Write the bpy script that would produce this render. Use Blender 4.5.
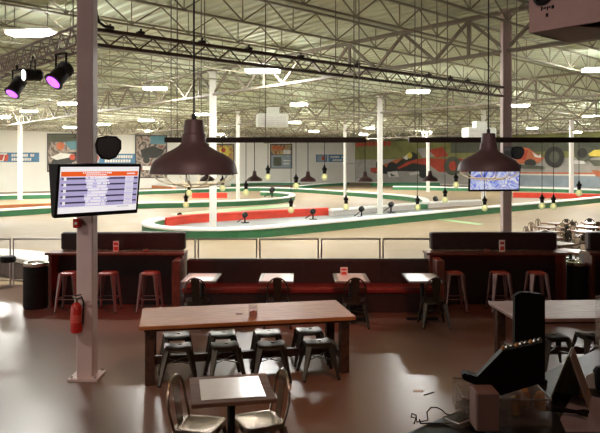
import bpy, math, random
from mathutils import Vector, Matrix
random.seed(7)
PI = math.pi
for o in list(bpy.data.objects): bpy.data.objects.remove(o)
S = bpy.context.scene
C = S.collection
F, HZ, H = 640.0, 165.0, 2.75          # focal length in px, horizon row, eye height

# ---------------- camera
cd = bpy.data.cameras.new('camera'); cam = bpy.data.objects.new('camera', cd); C.objects.link(cam)
cam.location = (0, 0, H); cam.rotation_euler = (PI/2, 0, 0)
cd.sensor_width = 36; cd.lens = 36*F/600; cd.shift_y = -(216.5-HZ)/600; cd.clip_end = 400; cd.clip_start = 0.05
S.camera = cam
# ---------------- world
W = bpy.data.worlds.new('world'); S.world = W; W.use_nodes = True
bg = W.node_tree.nodes['Background']; bg.inputs[0].default_value = (1.0, 0.95, 0.88, 1); bg.inputs[1].default_value = 1.15
# ---------------- exposure
vs = S.view_settings; vs.view_transform = 'Standard'; vs.look = 'None'; vs.exposure = 0.95; vs.gamma = 1; vs.use_curve_mapping = False
HIGHBAY = 170.0       # ceiling fixtures
# ---------------- unseen fill lamps for the bar area
def lamp(kind, name, loc, energy, color, size=0.3, target=None, angle=60, blend=0.6, size_y=None):
    d = bpy.data.lights.new(name, kind); d.energy = energy; d.color = color
    if kind == 'AREA':
        d.size = size
        if size_y: d.shape = 'RECTANGLE'; d.size_y = size_y
    elif kind == 'SPOT':
        d.spot_size = math.radians(angle); d.spot_blend = blend; d.shadow_soft_size = size
    else: d.shadow_soft_size = size
    o = bpy.data.objects.new(name, d); C.objects.link(o); o.location = loc
    if target is not None:
        o.rotation_euler = (Vector(target)-Vector(loc)).to_track_quat('-Z', 'Y').to_euler()
    return o
# red spots added for the seating's red glow, warm fill spots added above the bar
lamp('SPOT', 'red_fill_spot', (-1.2, 8.6, 5.4), 330, (1, .05, .04), .15, (-3.3, 12.2, .0), 34)
lamp('SPOT', 'red_fill_spot', (0.4, 7.6, 5.4), 200, (1, .06, .04), .15, (0.3, 12.2, .0), 34)
lamp('SPOT', 'red_fill_spot', (4.4, 8.4, 5.4), 30, (1, .06, .04), .15, (4.0, 12.2, .0), 34)
lamp('SPOT', 'warm_fill_spot', (0.6, 6.0, 6.0), 170, (1, .47, .22), .12, (-0.4, 8.4, .7), 50)
lamp('SPOT', 'warm_fill_spot', (1.2, 5.2, 6.0), 110, (1, .42, .20), .15, (1.8, 8.6, .0), 62)
lamp('SPOT', 'cool_fill_spot', (-6.0, 4.0, 6.0), 300, (1, .86, .74), .3, (-4.6, 7.4, 0), 60)  # added fill to brighten the left floor
lamp('SPOT', 'cool_fill_spot', (2.3, 11.0, 6.0), 110, (1, .85, .85), .1, (1.45, 5.6, 0), 17, .5)  # added for the bright pool on the floor
lamp('SPOT', 'front_fill_spot', (-.3, -1.6, 5.4), 260, (1, .74, .66), .3, (-.3, 8.0, 3.6), 56)  # added behind the camera to light pendants and columns
lamp('SPOT', 'warm_fill_spot', (-.6, 3.2, 6.2), 45, (1, .55, .32), .12, (-.6, 5.7, .6), 24)  # added warm fill on the foreground table
lamp('SPOT', 'booth_spot', (1.0, 8.2, 6.0), 60, (1, .72, .52), .15, (.4, 11.6, .7), 50)
lamp('SPOT', 'bar_spot', (0.9, 0.9, 5.0), 15, (1, .55, .38), .1, (.8, 1.9, 2.1), 55)

# ---------------- materials
MT = {}
def mat(name, col, rough=.6, metal=0, var=.12, scale=8, emit=0, alpha=1, bump=0, spec=.5, trans=0, coat=0):
    if name in MT: return MT[name]
    m = bpy.data.materials.new(name); m.use_nodes = True; nt = m.node_tree; N = nt.nodes; L = nt.links
    b = N['Principled BSDF']; b.inputs['Roughness'].default_value = rough; b.inputs['Metallic'].default_value = metal
    b.inputs['Specular IOR Level'].default_value = spec
    tc = N.new('ShaderNodeTexCoord'); nz = N.new('ShaderNodeTexNoise'); nz.inputs['Scale'].default_value = scale; nz.inputs['Detail'].default_value = 4
    L.new(tc.outputs['Object'], nz.inputs['Vector'])
    cr = N.new('ShaderNodeValToRGB'); cr.color_ramp.elements[0].position = .3; cr.color_ramp.elements[1].position = .7
    cr.color_ramp.elements[0].color = (*[max(0, c*(1-var)) for c in col], 1)
    cr.color_ramp.elements[1].color = (*[min(1, c*(1+var)) for c in col], 1)
    L.new(nz.outputs['Fac'], cr.inputs['Fac']); L.new(cr.outputs['Color'], b.inputs['Base Color'])
    if emit: L.new(cr.outputs['Color'], b.inputs['Emission Color']); b.inputs['Emission Strength'].default_value = emit
    if alpha < 1: b.inputs['Alpha'].default_value = alpha
    if trans: b.inputs['Transmission Weight'].default_value = trans
    if coat: b.inputs['Coat Weight'].default_value = coat
    if bump:
        bp = N.new('ShaderNodeBump'); bp.inputs['Strength'].default_value = bump; bp.inputs['Distance'].default_value = .02
        L.new(nz.outputs['Fac'], bp.inputs['Height']); L.new(bp.outputs['Normal'], b.inputs['Normal'])
    MT[name] = m; return m

def wood(name, c0, c1, rough=.4, stretch=(1, 9, 9), plank=0):
    m = bpy.data.materials.new(name); m.use_nodes = True; nt = m.node_tree; N = nt.nodes; L = nt.links; b = N['Principled BSDF']
    b.inputs['Roughness'].default_value = rough; b.inputs['Specular IOR Level'].default_value = .28
    tc = N.new('ShaderNodeTexCoord'); mp = N.new('ShaderNodeMapping'); mp.inputs['Scale'].default_value = stretch
    L.new(tc.outputs['Object'], mp.inputs['Vector'])
    nz = N.new('ShaderNodeTexNoise'); nz.inputs['Scale'].default_value = 3; nz.inputs['Detail'].default_value = 8; nz.inputs['Distortion'].default_value = .6
    L.new(mp.outputs['Vector'], nz.inputs['Vector'])
    cr = N.new('ShaderNodeValToRGB'); cr.color_ramp.elements[0].position = .3; cr.color_ramp.elements[1].position = .72
    cr.color_ramp.elements[0].color = (*c0, 1); cr.color_ramp.elements[1].color = (*c1, 1)
    L.new(nz.outputs['Fac'], cr.inputs['Fac'])
    out = cr.outputs['Color']
    if plank:
        wv = N.new('ShaderNodeTexWave'); wv.wave_type = 'BANDS'; wv.bands_direction = 'Y'; wv.inputs['Scale'].default_value = plank
        L.new(tc.outputs['Object'], wv.inputs['Vector'])
        r2 = N.new('ShaderNodeValToRGB'); r2.color_ramp.elements[0].color = (.45, .45, .45, 1); r2.color_ramp.elements[1].color = (1, 1, 1, 1); r2.color_ramp.elements[1].position = .06
        L.new(wv.outputs['Fac'], r2.inputs['Fac'])
        mx = N.new('ShaderNodeMixRGB'); mx.blend_type = 'MULTIPLY'; mx.inputs[0].default_value = 1
        L.new(out, mx.inputs[1]); L.new(r2.outputs['Color'], mx.inputs[2]); out = mx.outputs[0]
    L.new(out, b.inputs['Base Color'])
    MT[name] = m; return m

def floor_mat(name, c0, c1, rlo, rhi, scale=.35, spec=.5):
    m = bpy.data.materials.new(name); m.use_nodes = True; nt = m.node_tree; N = nt.nodes; L = nt.links; b = N['Principled BSDF']
    tc = N.new('ShaderNodeTexCoord')
    nz = N.new('ShaderNodeTexNoise'); nz.inputs['Scale'].default_value = scale; nz.inputs['Detail'].default_value = 7; nz.inputs['Roughness'].default_value = .65
    n2 = N.new('ShaderNodeTexNoise'); n2.inputs['Scale'].default_value = scale*9; n2.inputs['Detail'].default_value = 5
    L.new(tc.outputs['Object'], nz.inputs['Vector']); L.new(tc.outputs['Object'], n2.inputs['Vector'])
    cr = N.new('ShaderNodeValToRGB'); cr.color_ramp.elements[0].position = .32; cr.color_ramp.elements[1].position = .68
    cr.color_ramp.elements[0].color = (*c0, 1); cr.color_ramp.elements[1].color = (*c1, 1)
    ad = N.new('ShaderNodeMath'); ad.operation = 'MULTIPLY_ADD'; ad.inputs[1].default_value = .3
    sb = N.new('ShaderNodeMath'); sb.operation = 'SUBTRACT'; sb.inputs[1].default_value = .15
    L.new(n2.outputs['Fac'], ad.inputs[0]); L.new(nz.outputs['Fac'], sb.inputs[0]); L.new(sb.outputs[0], ad.inputs[2])
    L.new(ad.outputs[0], cr.inputs['Fac']); L.new(cr.outputs['Color'], b.inputs['Base Color'])
    mr = N.new('ShaderNodeMapRange'); mr.inputs['To Min'].default_value = rlo; mr.inputs['To Max'].default_value = rhi
    mr.inputs['From Min'].default_value = .3; mr.inputs['From Max'].default_value = .7
    L.new(n2.outputs['Fac'], mr.inputs['Value']); L.new(mr.outputs[0], b.inputs['Roughness'])
    b.inputs['Specular IOR Level'].default_value = spec
    MT[name] = m; return m

floor_mat('bar_floor', (.150, .088, .064), (.168, .102, .077), .285, .29, .2, spec=.42)
floor_mat('track_floor', (.29, .215, .130), (.36, .275, .175), .5, .65, .12, .2)
floor_mat('grey_floor', (.22, .25, .25), (.33, .36, .35), .4, .6, .3)
floor_mat('green_paint', (.28, .48, .22), (.42, .62, .32), .4, .6, .3)
mat('wall_paint', (.90, .88, .81), .8, var=.03, scale=.3)
mat('deck', (.59, .65, .50), .75, var=.06, scale=.5)
mat('joist_steel', (.28, .26, .185), .6, .0, var=.15, scale=1)
mat('girder_steel', (.22, .19, .145), .6, 0, var=.12, scale=1)
mat('white_steel', (.85, .84, .80), .45, var=.04, scale=2)
mat('grey_steel', (.62, .55, .53), .5, var=.06, scale=3)
mat('post_dim_lit', (.56, .44, .43), .5, var=.06, scale=3)  # dim light of the bar put into the near columns' colour
mat('dark_truss', (.075, .05, .04), .5, .2, var=.2)
mat('silver_truss', (.27, .21, .20), .45, .2, var=.1)
mat('black_metal', (.012, .011, .011), .4, .2, var=.3)
mat('black_plastic', (.008, .007, .008), .6, var=.3, scale=12, spec=.2)
mat('black_beam', (.035, .018, .014), .6, var=.3, scale=6)
mat('shade_brown', (.135, .080, .082), .5, .1, var=.10, scale=14)
mat('shade_inside', (.75, .70, .62), .5, var=.04)
mat('cord', (.02, .018, .018), .6, var=.1)
mat('thin_cable', (.16, .15, .12), .6, var=.1)
mat('bulb_glow', (1, .86, .55), .3, emit=9, var=.02)
mat('edison', (.80, .88, .52), .15, emit=.16, var=.05, alpha=.6)
mat('filament', (1, .75, .3), .3, emit=2.5, var=.02)
mat('fixture_glow', (1, .985, .93), .4, emit=HIGHBAY, var=.0)
mat('fixture_glow_far', (1, .985, .93), .4, emit=HIGHBAY*2.3, var=.0)
mat('barrier_green', (.035, .17, .07), .45, var=.12, scale=2)
mat('barrier_white', (.92, .92, .88), .5, var=.03)
mat('barrier_red', (.75, .06, .03), .45, var=.12, scale=2)
mat('barrier_orange', (.62, .22, .08), .5, var=.12, scale=2)
mat('barrier_grey', (.62, .58, .55), .5, var=.08)
mat('barrier_dark', (.10, .065, .065), .5, var=.15)
mat('vinyl_dark', (.030, .012, .010), .5, var=.25, scale=10, bump=.15)
mat('vinyl_red', (.19, .022, .018), .38, var=.2, scale=10, bump=.1)
mat('laminate_black', (.012, .008, .007), .4, var=.3)
wood('counter_wood', (.09, .028, .018), (.19, .068, .042), .4, (2, 9, 9))
wood('counter_side', (.07, .022, .014), (.15, .052, .032), .45, (9, 9, 2))
wood('table_wood', (.27, .098, .032), (.42, .175, .062), .5, (1.2, 9, 9), plank=3.4)
wood('table_wood_pale', (.24, .15, .13), (.40, .28, .245), .5, (1.2, 9, 9), plank=3.4)
wood('dark_wood', (.035, .018, .012), (.085, .042, .028), .45, (5, 5, 5))
wood('border_wood', (.15, .072, .045), (.25, .125, .075), .75, (2, 8, 8))
mat('laminate_white', (.88, .80, .78), .22, var=.03)
mat('laminate_grey', (.20, .19, .18), .3, var=.1)
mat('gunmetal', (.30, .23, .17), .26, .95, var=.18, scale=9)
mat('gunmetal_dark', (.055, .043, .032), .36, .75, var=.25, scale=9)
mat('pink_metal', (.30, .20, .19), .4, .6, var=.1)
mat('seat_wood', (.28, .10, .075), .4, var=.2, scale=12)
mat('chrome', (.75, .72, .70), .18, 1, var=.05)
mat('rail_metal', (.50, .44, .42), .3, .8, var=.08)
mat('extinguisher_red', (.45, .02, .015), .3, var=.1)
mat('card_red', (.6, .08, .06), .5, var=.2, scale=60)
mat('card_white', (.85, .78, .74), .5, var=.05)
mat('acrylic', (.7, .58, .5), .12, alpha=.14, var=.05)
mat('napkin', (.45, .28, .26), .8, var=.05)
mat('amber', (.9, .4, .12), .2, var=.3, scale=40)
mat('paper', (.45, .36, .40), .7, var=.04)
mat('tent_green', (.27, .26, .18), .6, var=.1)
mat('tent_tan', (.40, .29, .23), .6, var=.1)
mat('lens_purple', (.42, .08, .95), .3, emit=2, var=.3, scale=30)
mat('lens_white', (1, .9, 1), .3, emit=4, var=.1)
mat('projector', (.40, .26, .24), .6, var=.05)
mat('projector_pale', (.50, .42, .36), .6, var=.05)
mat('duct_white', (.72, .74, .68), .6, var=.05)
# screen + print inks
for n, c, e in (('s_white', (.9, .9, .9), .44), ('s_orange', (.85, .12, .02), .42), ('s_lav', (.46, .42, .68), .40), ('s_dark', (.05, .045, .09), .3), ('s_frame', (.78, .76, .88), .40)):
    mat(n, c, .4, emit=e, var=.02)
def noise_ramp(name, cols, scale=2., emit=0, rough=.6, coord='Object', dist=1.5):
    m = bpy.data.materials.new(name); m.use_nodes = True; nt = m.node_tree; N = nt.nodes; L = nt.links; b = N['Principled BSDF']
    tc = N.new('ShaderNodeTexCoord'); nz = N.new('ShaderNodeTexNoise'); nz.inputs['Scale'].default_value = scale; nz.inputs['Detail'].default_value = 5; nz.inputs['Distortion'].default_value = dist
    L.new(tc.outputs[coord], nz.inputs['Vector'])
    cr = N.new('ShaderNodeValToRGB'); e = cr.color_ramp.elements
    while len(e) < len(cols): e.new(.5)
    for i, c in enumerate(cols): e[i].position = .3+.4*i/(len(cols)-1); e[i].color = (*c, 1)
    L.new(nz.outputs['Fac'], cr.inputs['Fac']); L.new(cr.outputs['Color'], b.inputs['Base Color'])
    b.inputs['Roughness'].default_value = rough
    if emit: L.new(cr.outputs['Color'], b.inputs['Emission Color']); b.inputs['Emission Strength'].default_value = emit
    MT[name] = m; return m
noise_ramp('s_video', [(.10, .13, .55), (.22, .28, .75), (.75, .80, 1), (.16, .2, .6), (.9, .9, 1)], 3.5, emit=.38)
noise_ramp('print_kart', [(.05, .04, .04), (.18, .15, .13), (.55, .45, .38), (.12, .10, .09), (.45, .12, .08)], .9)
noise_ramp('print_people', [(.10, .06, .05), (.45, .16, .10), (.62, .50, .18), (.12, .12, .18), (.7, .6, .5)], .9)
noise_ramp('ink_grass', [(.24, .25, .08), (.33, .33, .12), (.20, .22, .08)], .25)
noise_ramp('ink_road', [(.42, .40, .36), (.52, .49, .44), (.36, .34, .31)], .2)
for n, c in (('ink_red', (.58, .09, .05)), ('ink_orange', (.66, .20, .09)), ('ink_black', (.05, .05, .045)), ('ink_white', (.85, .83, .78)), ('ink_dark', (.13, .14, .10)),
             ('ink_blue', (.10, .24, .40)), ('ink_bluegrey', (.36, .43, .48)), ('ink_yellow', (.80, .66, .12)), ('ink_teal', (.14, .30, .36)), ('ink_frame', (.07, .07, .07))):
    mat(n, c, .6, var=.15, scale=1)

# ---------------- mesh builder
class MB:
    def __init__(s): s.v = []; s.f = []; s.m = []; s.mats = []; s.smooth = []
    def mi(s, m):
        m = MT[m]
        if m not in s.mats: s.mats.append(m)
        return s.mats.index(m)
    def add(s, vs, fs, m, smooth=False):
        n = len(s.v); s.v += [tuple(v) for v in vs]; i = s.mi(m)
        for f in fs: s.f.append([n+k for k in f]); s.m.append(i); s.smooth.append(smooth)
        return s
    def box(s, x0, y0, z0, x1, y1, z1, m, bev=0):
        if bev <= 0:
            vs = [(x0,y0,z0),(x1,y0,z0),(x1,y1,z0),(x0,y1,z0),(x0,y0,z1),(x1,y0,z1),(x1,y1,z1),(x0,y1,z1)]
            return s.add(vs, [(0,3,2,1),(4,5,6,7),(0,1,5,4),(1,2,6,5),(2,3,7,6),(3,0,4,7)], m)
        # chamfered in plan and top/bottom
        b = bev; prof = [(z0, b), (z0+b, 0), (z1-b, 0), (z1, b)]; vs = []
        for z, i in prof:
            X0, X1, Y0, Y1 = x0+i, x1-i, y0+i, y1-i
            vs += [(X0+b,Y0,z),(X1-b,Y0,z),(X1,Y0+b,z),(X1,Y1-b,z),(X1-b,Y1,z),(X0+b,Y1,z),(X0,Y1-b,z),(X0,Y0+b,z)]
        fs = [tuple(range(7,-1,-1)), tuple(range(24,32))]
        for k in range(3):
            for j in range(8): fs.append((k*8+j, k*8+(j+1)%8, (k+1)*8+(j+1)%8, (k+1)*8+j))
        return s.add(vs, fs, m)
    def bar(s, a, b, w, h, m, up=(0,0,1), w2=None, h2=None):
        a = Vector(a); b = Vector(b); d = (b-a).normalized(); up = Vector(up)
        if abs(d.dot(up)) > .97: up = Vector((0,1,0))
        r = d.cross(up).normalized(); u = r.cross(d); vs = []
        for p, ww, hh in ((a, w, h), (b, w2 or w, h2 or h)):
            for i, j in ((-1,-1),(1,-1),(1,1),(-1,1)): vs.append(p+r*i*ww/2+u*j*hh/2)
        return s.add(vs, [(3,2,1,0),(4,5,6,7),(0,1,5,4),(1,2,6,5),(2,3,7,6),(3,0,4,7)], m)
    def tube(s, pts, r, m, n=8, closed=False):
        pts = [Vector(p) for p in pts]; vs = []; K = len(pts); prev = None
        for k, p in enumerate(pts):
            if closed: d = (pts[(k+1)%K]-pts[k-1]).normalized()
            else: d = (pts[min(k+1,K-1)]-pts[max(k-1,0)]).normalized()
            if prev is None:
                u = Vector((0,0,1)) if abs(d.z) < .9 else Vector((1,0,0)); a = d.cross(u).normalized()
            else: a = (prev - d*prev.dot(d)).normalized()
            prev = a; b = d.cross(a); rr = r[k] if isinstance(r, (list, tuple)) else r
            for j in range(n): t = 2*PI*j/n; vs.append(p+a*math.cos(t)*rr+b*math.sin(t)*rr)
        fs = []
        for k in range(K if closed else K-1):
            k2 = (k+1)%K
            for j in range(n): fs.append((k*n+j, k*n+(j+1)%n, k2*n+(j+1)%n, k2*n+j))
        if not closed: fs += [tuple(range(n-1,-1,-1)), tuple(range((K-1)*n, K*n))]
        return s.add(vs, fs, m, True)
    def lathe(s, prof, m, n=28, c=(0,0,0), cap=True):
        vs = []
        for r, z in prof:
            for j in range(n): t = 2*PI*j/n; vs.append((c[0]+r*math.cos(t), c[1]+r*math.sin(t), c[2]+z))
        fs = []
        for k in range(len(prof)-1):
            for j in range(n): fs.append((k*n+j, k*n+(j+1)%n, (k+1)*n+(j+1)%n, (k+1)*n+j))
        if cap: fs += [tuple(range(n-1,-1,-1)), tuple(range((len(prof)-1)*n, len(prof)*n))]
        return s.add(vs, fs, m, True)
    def prism(s, pts, off, m):      # pts planar 3D polygon, off vector
        n = len(pts); off = Vector(off); vs = [Vector(p) for p in pts]+[Vector(p)+off for p in pts]
        fs = [tuple(range(n-1,-1,-1)), tuple(range(n, 2*n))]+[(k, (k+1)%n, n+(k+1)%n, n+k) for k in range(n)]
        return s.add(vs, fs, m)
    def build(s, name, parent=None, loc=None):
        me = bpy.data.meshes.new(name); me.from_pydata(s.v, [], s.f)
        for m in s.mats: me.materials.append(m)
        me.polygons.foreach_set('material_index', s.m); me.polygons.foreach_set('use_smooth', s.smooth)
        me.update(); me.validate()
        import bmesh
        bm = bmesh.new(); bm.from_mesh(me); bmesh.ops.recalc_face_normals(bm, faces=bm.faces); bm.to_mesh(me); bm.free()
        if any(s.smooth):
            try: me.set_sharp_from_angle(angle=math.radians(38))
            except Exception: pass
        o = bpy.data.objects.new(name, me); C.objects.link(o)
        if parent: o.parent = parent
        if loc: o.location = loc
        return o
def tag(o, label, cat, group=None, kind=None):
    if label: o['label'] = label
    if cat: o['category'] = cat
    if group: o['group'] = group
    if kind: o['kind'] = kind
    return o
def thing(name, label, cat, loc=(0,0,0), rz=0, group=None):
    o = bpy.data.objects.new(name, None); C.objects.link(o); o.location = loc; o.rotation_euler = (0,0,rz); o.empty_display_size = .1
    return tag(o, label, cat, group)
def dup(root, loc, rz=0, label=None, group=None, scale=None):
    def cp(o, par):
        c = o.copy(); C.objects.link(c)
        if par: c.parent = par
        for ch in o.children: cp(ch, c)
        return c
    r = cp(root, None); r.location = loc; r.rotation_euler = (0,0,rz)
    if label: r['label'] = label
    if group: r['group'] = group
    if scale: r.scale = scale
    return r
def struct(o): o['kind'] = 'structure'; return o
def P(x, y, z=0): d = F*(H-z)/(y-HZ); return Vector(((x-300)/F*d, d, z))
def D(x, y, d): return Vector(((x-300)/F*d, d, H-(y-HZ)*d/F))

# ---------------- building shell: axes at about 45 degrees to the camera
U = Vector((1.047, 1, 0)); u = U.normalized()
G = Vector((-.876, 1, 0)); g = G.normalized()
K = Vector((8.72, 101.4, 0)); AL, BL, ZC = 98.0, 90.0, 6.95
def AB(a, b, z=0): return K-u*a-g*b+Vector((0, 0, z))
yb = 14.72   # bar floor / track floor boundary row
# floors
mb = MB(); mb.prism([(-30,-12,-.2),(40,-12,-.2),(40,yb,-.2),(-30,yb,-.2)], (0,0,.2), 'bar_floor'); struct(mb.build('floor'))
poly = [AB(0,0,-.2), AB(0,BL,-.2), AB(AL,BL,-.2), AB(AL,0,-.2)]
c1 = Vector((-66, yb, -.2)); c2 = Vector((82, yb, -.2))
mb = MB(); mb.prism([K+Vector((0,0,-.2)), K+Vector((0,0,-.2))-U*86.6, c1, c2, K+Vector((0,0,-.2))-G*86.6], (0,0,.2), 'track_floor'); struct(mb.build('floor.001'))
# walls
def wall(p, q, z0, z1, off, m, name):
    p = Vector(p); q = Vector(q); mb = MB(); mb.prism([(p.x,p.y,z0),(q.x,q.y,z0),(q.x,q.y,z1),(p.x,p.y,z1)], off, m); return struct(mb.build(name))
wall(AB(0,0), AB(AL,0), 0, ZC, g*.3, 'wall_paint', 'wall_left')
wall(AB(0,0), AB(0,BL), 0, ZC, u*.3, 'wall_paint', 'wall_right')
mat('shading_wall', (.16, .10, .085), .8)
wall((-15,-3.5), (13,-3.5), 0, ZC, (0,-.2,0), 'shading_wall', 'shading_wall_back')  # unseen wall added to shade the foreground from world light
wall((12.8,-3.5), (12.8,12.5), 0, ZC, (.2,0,0), 'shading_wall', 'shading_wall_side')  # unseen wall added to darken the right side
# roof deck: corrugated, ribs along g
mb = MB(); vs = []; fs = []; n = 0; a = 0.0; prof = []
while a < AL: prof += [(a, 0), (a+.16, 0), (a+.20, .055), (a+.36, .055)]; a += .40
for a_, dz in prof: vs += [AB(a_, 0, ZC+dz), AB(a_, BL, ZC+dz)]
for k in range(len(prof)-1): fs.append((2*k, 2*k+1, 2*k+3, 2*k+2))
m0 = len(vs)
mb.add(vs, fs, 'deck')
mb.prism([AB(0,0,ZC+.12), AB(0,BL,ZC+.12), AB(AL,BL,ZC+.12), AB(AL,0,ZC+.12)], (0,0,.1), 'deck')
struct(mb.build('ceiling'))
# bar joists parallel to the left wall
JB, JT = 6.25, 6.93
mb = MB(); Lj = 92.0; pn = 1.7
mb.box(0,-.035,JT-.05, Lj,.035,JT, 'joist_steel'); mb.box(0,-.03,JB, Lj,.03,JB+.045, 'joist_steel')
x = 0; k = 0
while x+pn/2 <= Lj:
    a0, a1 = (JB+.04, JT-.05) if k % 2 else (JT-.05, JB+.04)
    mb.bar((x,0,a0),(x+pn/2,0,a1), .03, .03, 'joist_steel')
    if k % 2: mb.bar((x,0,JB+.04),(x,0,JT-.05), .022, .022, 'joist_steel')
    x += pn/2; k += 1
ang = math.atan2(-u.y, -u.x)
j0 = mb.build('roof_joist'); struct(j0); b = 1.0; first = True
while b < 76:
    o = j0 if first else j0.copy()
    if not first: C.objects.link(o)
    p = AB(.2 + random.random()*1.2, b); o.location = p; o.rotation_euler = (0,0,ang); first = False; b += 2.25
# cross bridging rods (parallel to the right wall)
# girders
GB, GT = 5.64, 6.74
C3 = Vector((5.31, 16.5, 0)); C2 = Vector((4.5, 36, 0)); C4 = Vector((12.9, 45, 0)); C5 = Vector((22.9, 54, 0))
mb = MB(); Lg = 34
def girder(L, pn=2.25):
    mb = MB(); mb.box(0,-.09,GT-.09, L,.09,GT, 'girder_steel'); mb.box(0,-.09,GB, L,.09,GB+.08, 'girder_steel')
    x = 0; k = 0
    while x+pn/2 <= L+.01:
        a0, a1 = (GB+.08, GT-.09) if k % 2 == 0 else (GT-.09, GB+.08)
        mb.bar((x,0,a0),(x+pn/2,0,a1), .075, .075, 'girder_steel')
        if k % 4 == 1: mb.bar((x,0,GB+.08),(x,0,GT-.09), .07, .07, 'girder_steel')
        x += pn/2; k += 1
    return mb
ga = math.atan2(g.y, g.x)
for base, s0, L in ((C3, -9.0, 70), (C2, -24, 88), (C4, -36, 92), (C5, -44, 92)):
    p = base + g*s0
    # clip to walls
    o = girder(min(L, 86)).build('roof_girder', None, p); o.rotation_euler = (0,0,ga); struct(o)
# columns
def column(p, w, z, m, label, plate=.2):
    t = thing('steel_column', label, 'column', (p[0], p[1], 0), 0, None)
    b = MB(); b.box(-w/2,-w/2,.02, w/2,w/2,z, m, .012); b.build('shaft', t)
    b = MB(); b.box(-plate,-plate,0, plate,plate,.03, m)
    for i in (-1,1):
        for j in (-1,1): b.lathe([(.018,.03),(.018,.055)], 'chrome', 8, (i*plate*.78, j*plate*.78, 0))
    b.build('base_plate', t)
    b = MB(); b.box(-w*.8,-w*.8,z, w*.8,w*.8,z+.03, m); b.build('cap_plate', t)
    return t
column((-2.76, 8.30), .21, 6.2, 'post_dim_lit', 'mauve square steel column carrying the leaderboard screen, with a bolted base plate', .19)
column((C3.x, C3.y), .23, 6.7, 'post_dim_lit', 'mauve steel column rising behind the right high counter to the roof girder', .2)
def gcol(px, row): # column on girder row seen at pixel x
    k = (px-300)/F; s = (row.x-k*row.y)/(k+.876); return row+G*s
column(gcol(213, C3), .27, 6.6, 'white_steel', 'white column inside the nearest green barrier loop, right of the left pendant lamp')
column((-22.1, 50.5), .27, 6.6, 'white_steel', 'white column at the far left in front of the blue banner')
column((C2.x, C2.y), .27, 6.6, 'white_steel', 'tall white column standing on the track between the two hanging beams')
column(gcol(238, C2), .25, 6.6, 'white_steel', 'slim white column behind the looped barrier, right of the nearest white track column')
column((C4.x, C4.y), .27, 6.6, 'white_steel', 'white column partly hidden behind the video screen under the right pendant')
column(gcol(345, C4), .25, 6.6, 'white_steel', 'thin far white column in front of the small blue wall banner')
column(gcol(155, C4), .3, 6.6, 'white_steel', 'thin far white column in front of the kart poster left of the left pendant')
column((C5.x, C5.y), .3, 6.6, 'white_steel', 'white column at the right in front of the mural')
column(gcol(428, C5), .3, 6.6, 'white_steel', 'far white column in front of the red race car of the mural')

# ---------------- high bay fixtures
fx = [(31,32,1.25,'large ceiling light at the upper left, over the left lighting truss'),(155,88,1.05,'bright ceiling light right of the mauve column, level with the purple stage lights'),(29,111,1.05,'ceiling light at far left above the white column top'),
      (68,103,1.1,'slim ceiling light just left of the mauve column'),(2,117,1.1,'ceiling light cut by the left picture edge'),(70,127,1.1,'small ceiling light above the kart poster'),(103,124,1.1,'small ceiling light just right of the mauve column'),
      (146,120,1.1,'ceiling light above the far kart poster'),(149,131,1,'smallest ceiling light left of the left pendant'),(201,114,1,'ceiling light directly behind the cord of the left pendant'),(219,134,1,'tiny ceiling light beside the nearest white track column'),
      (263,70,1.3,'long ceiling light under the dark truss at top centre'),(299,104,1,'ceiling light beside the hanging heater unit'),(314,131,1,'small far ceiling light above the left hanging beam'),(369,128,1,'far ceiling light left of the central white column'),
      (363,134,1,'lowest ceiling light at the right end of the left hanging beam'),(295,122,.9,'faint far ceiling light right of the hanging heater unit'),
      (418,91,1.1,'bright ceiling light right of centre below the girder'),(427,132,1,'ceiling light above the left end of the right hanging beam'),(520,105,1.05,'ceiling light just right of the right mauve column'),(532,128,1,'ceiling light above the beam right of the right pendant'),
      (591,116,1.05,'ceiling light near the right picture edge'),(600,69,1.2,'ceiling light cut by the right picture edge below the projector'),(577,132,.9,'small far ceiling light beside the right white column')]
def fixture(gm='fixture_glow'):
    t = thing('ceiling_light', None, 'ceiling light')
    b = MB(); b.box(-.66,-.27,.0, .66,.27,.09, 'white_steel', .02); b.build('housing', t)
    b = MB(); b.box(-.62,-.23,-.10, .62,.23,.0, gm, .015); b.build('diffuser', t)
    for i in (-.5,.5): b = MB(); b.bar((i,0,.09),(i,0,.95), .02, .02, 'thin_cable'); b.build('hanger', t)
    return t
f0 = None; ZF = 6.12
for x, y, sc, lb in fx:
    p = Vector(((x-300)/F, 1, 0))*(F*(ZF-H)/(HZ-y)); p.z = ZF
    if f0 is None: f0 = fixture(); f1 = None; o = f0; o.location = p
    elif p.y < 44: o = dup(f0, p)
    elif f1 is None: f1 = fixture('fixture_glow_far'); o = f1; o.location = p
    else: o = dup(f1, p)
    o['label'] = lb; o['group'] = 'high bay lights under the roof joists'; o.rotation_euler = (0,0,math.radians(-8)); o.scale = (sc*.72, sc*.75, .75)
for x, y, lb in ((-17, 30, 0), (14, 27, 0), (30, 33, 0), (-30, 62, 0), (-12, 17, 0)):
    pass

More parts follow.
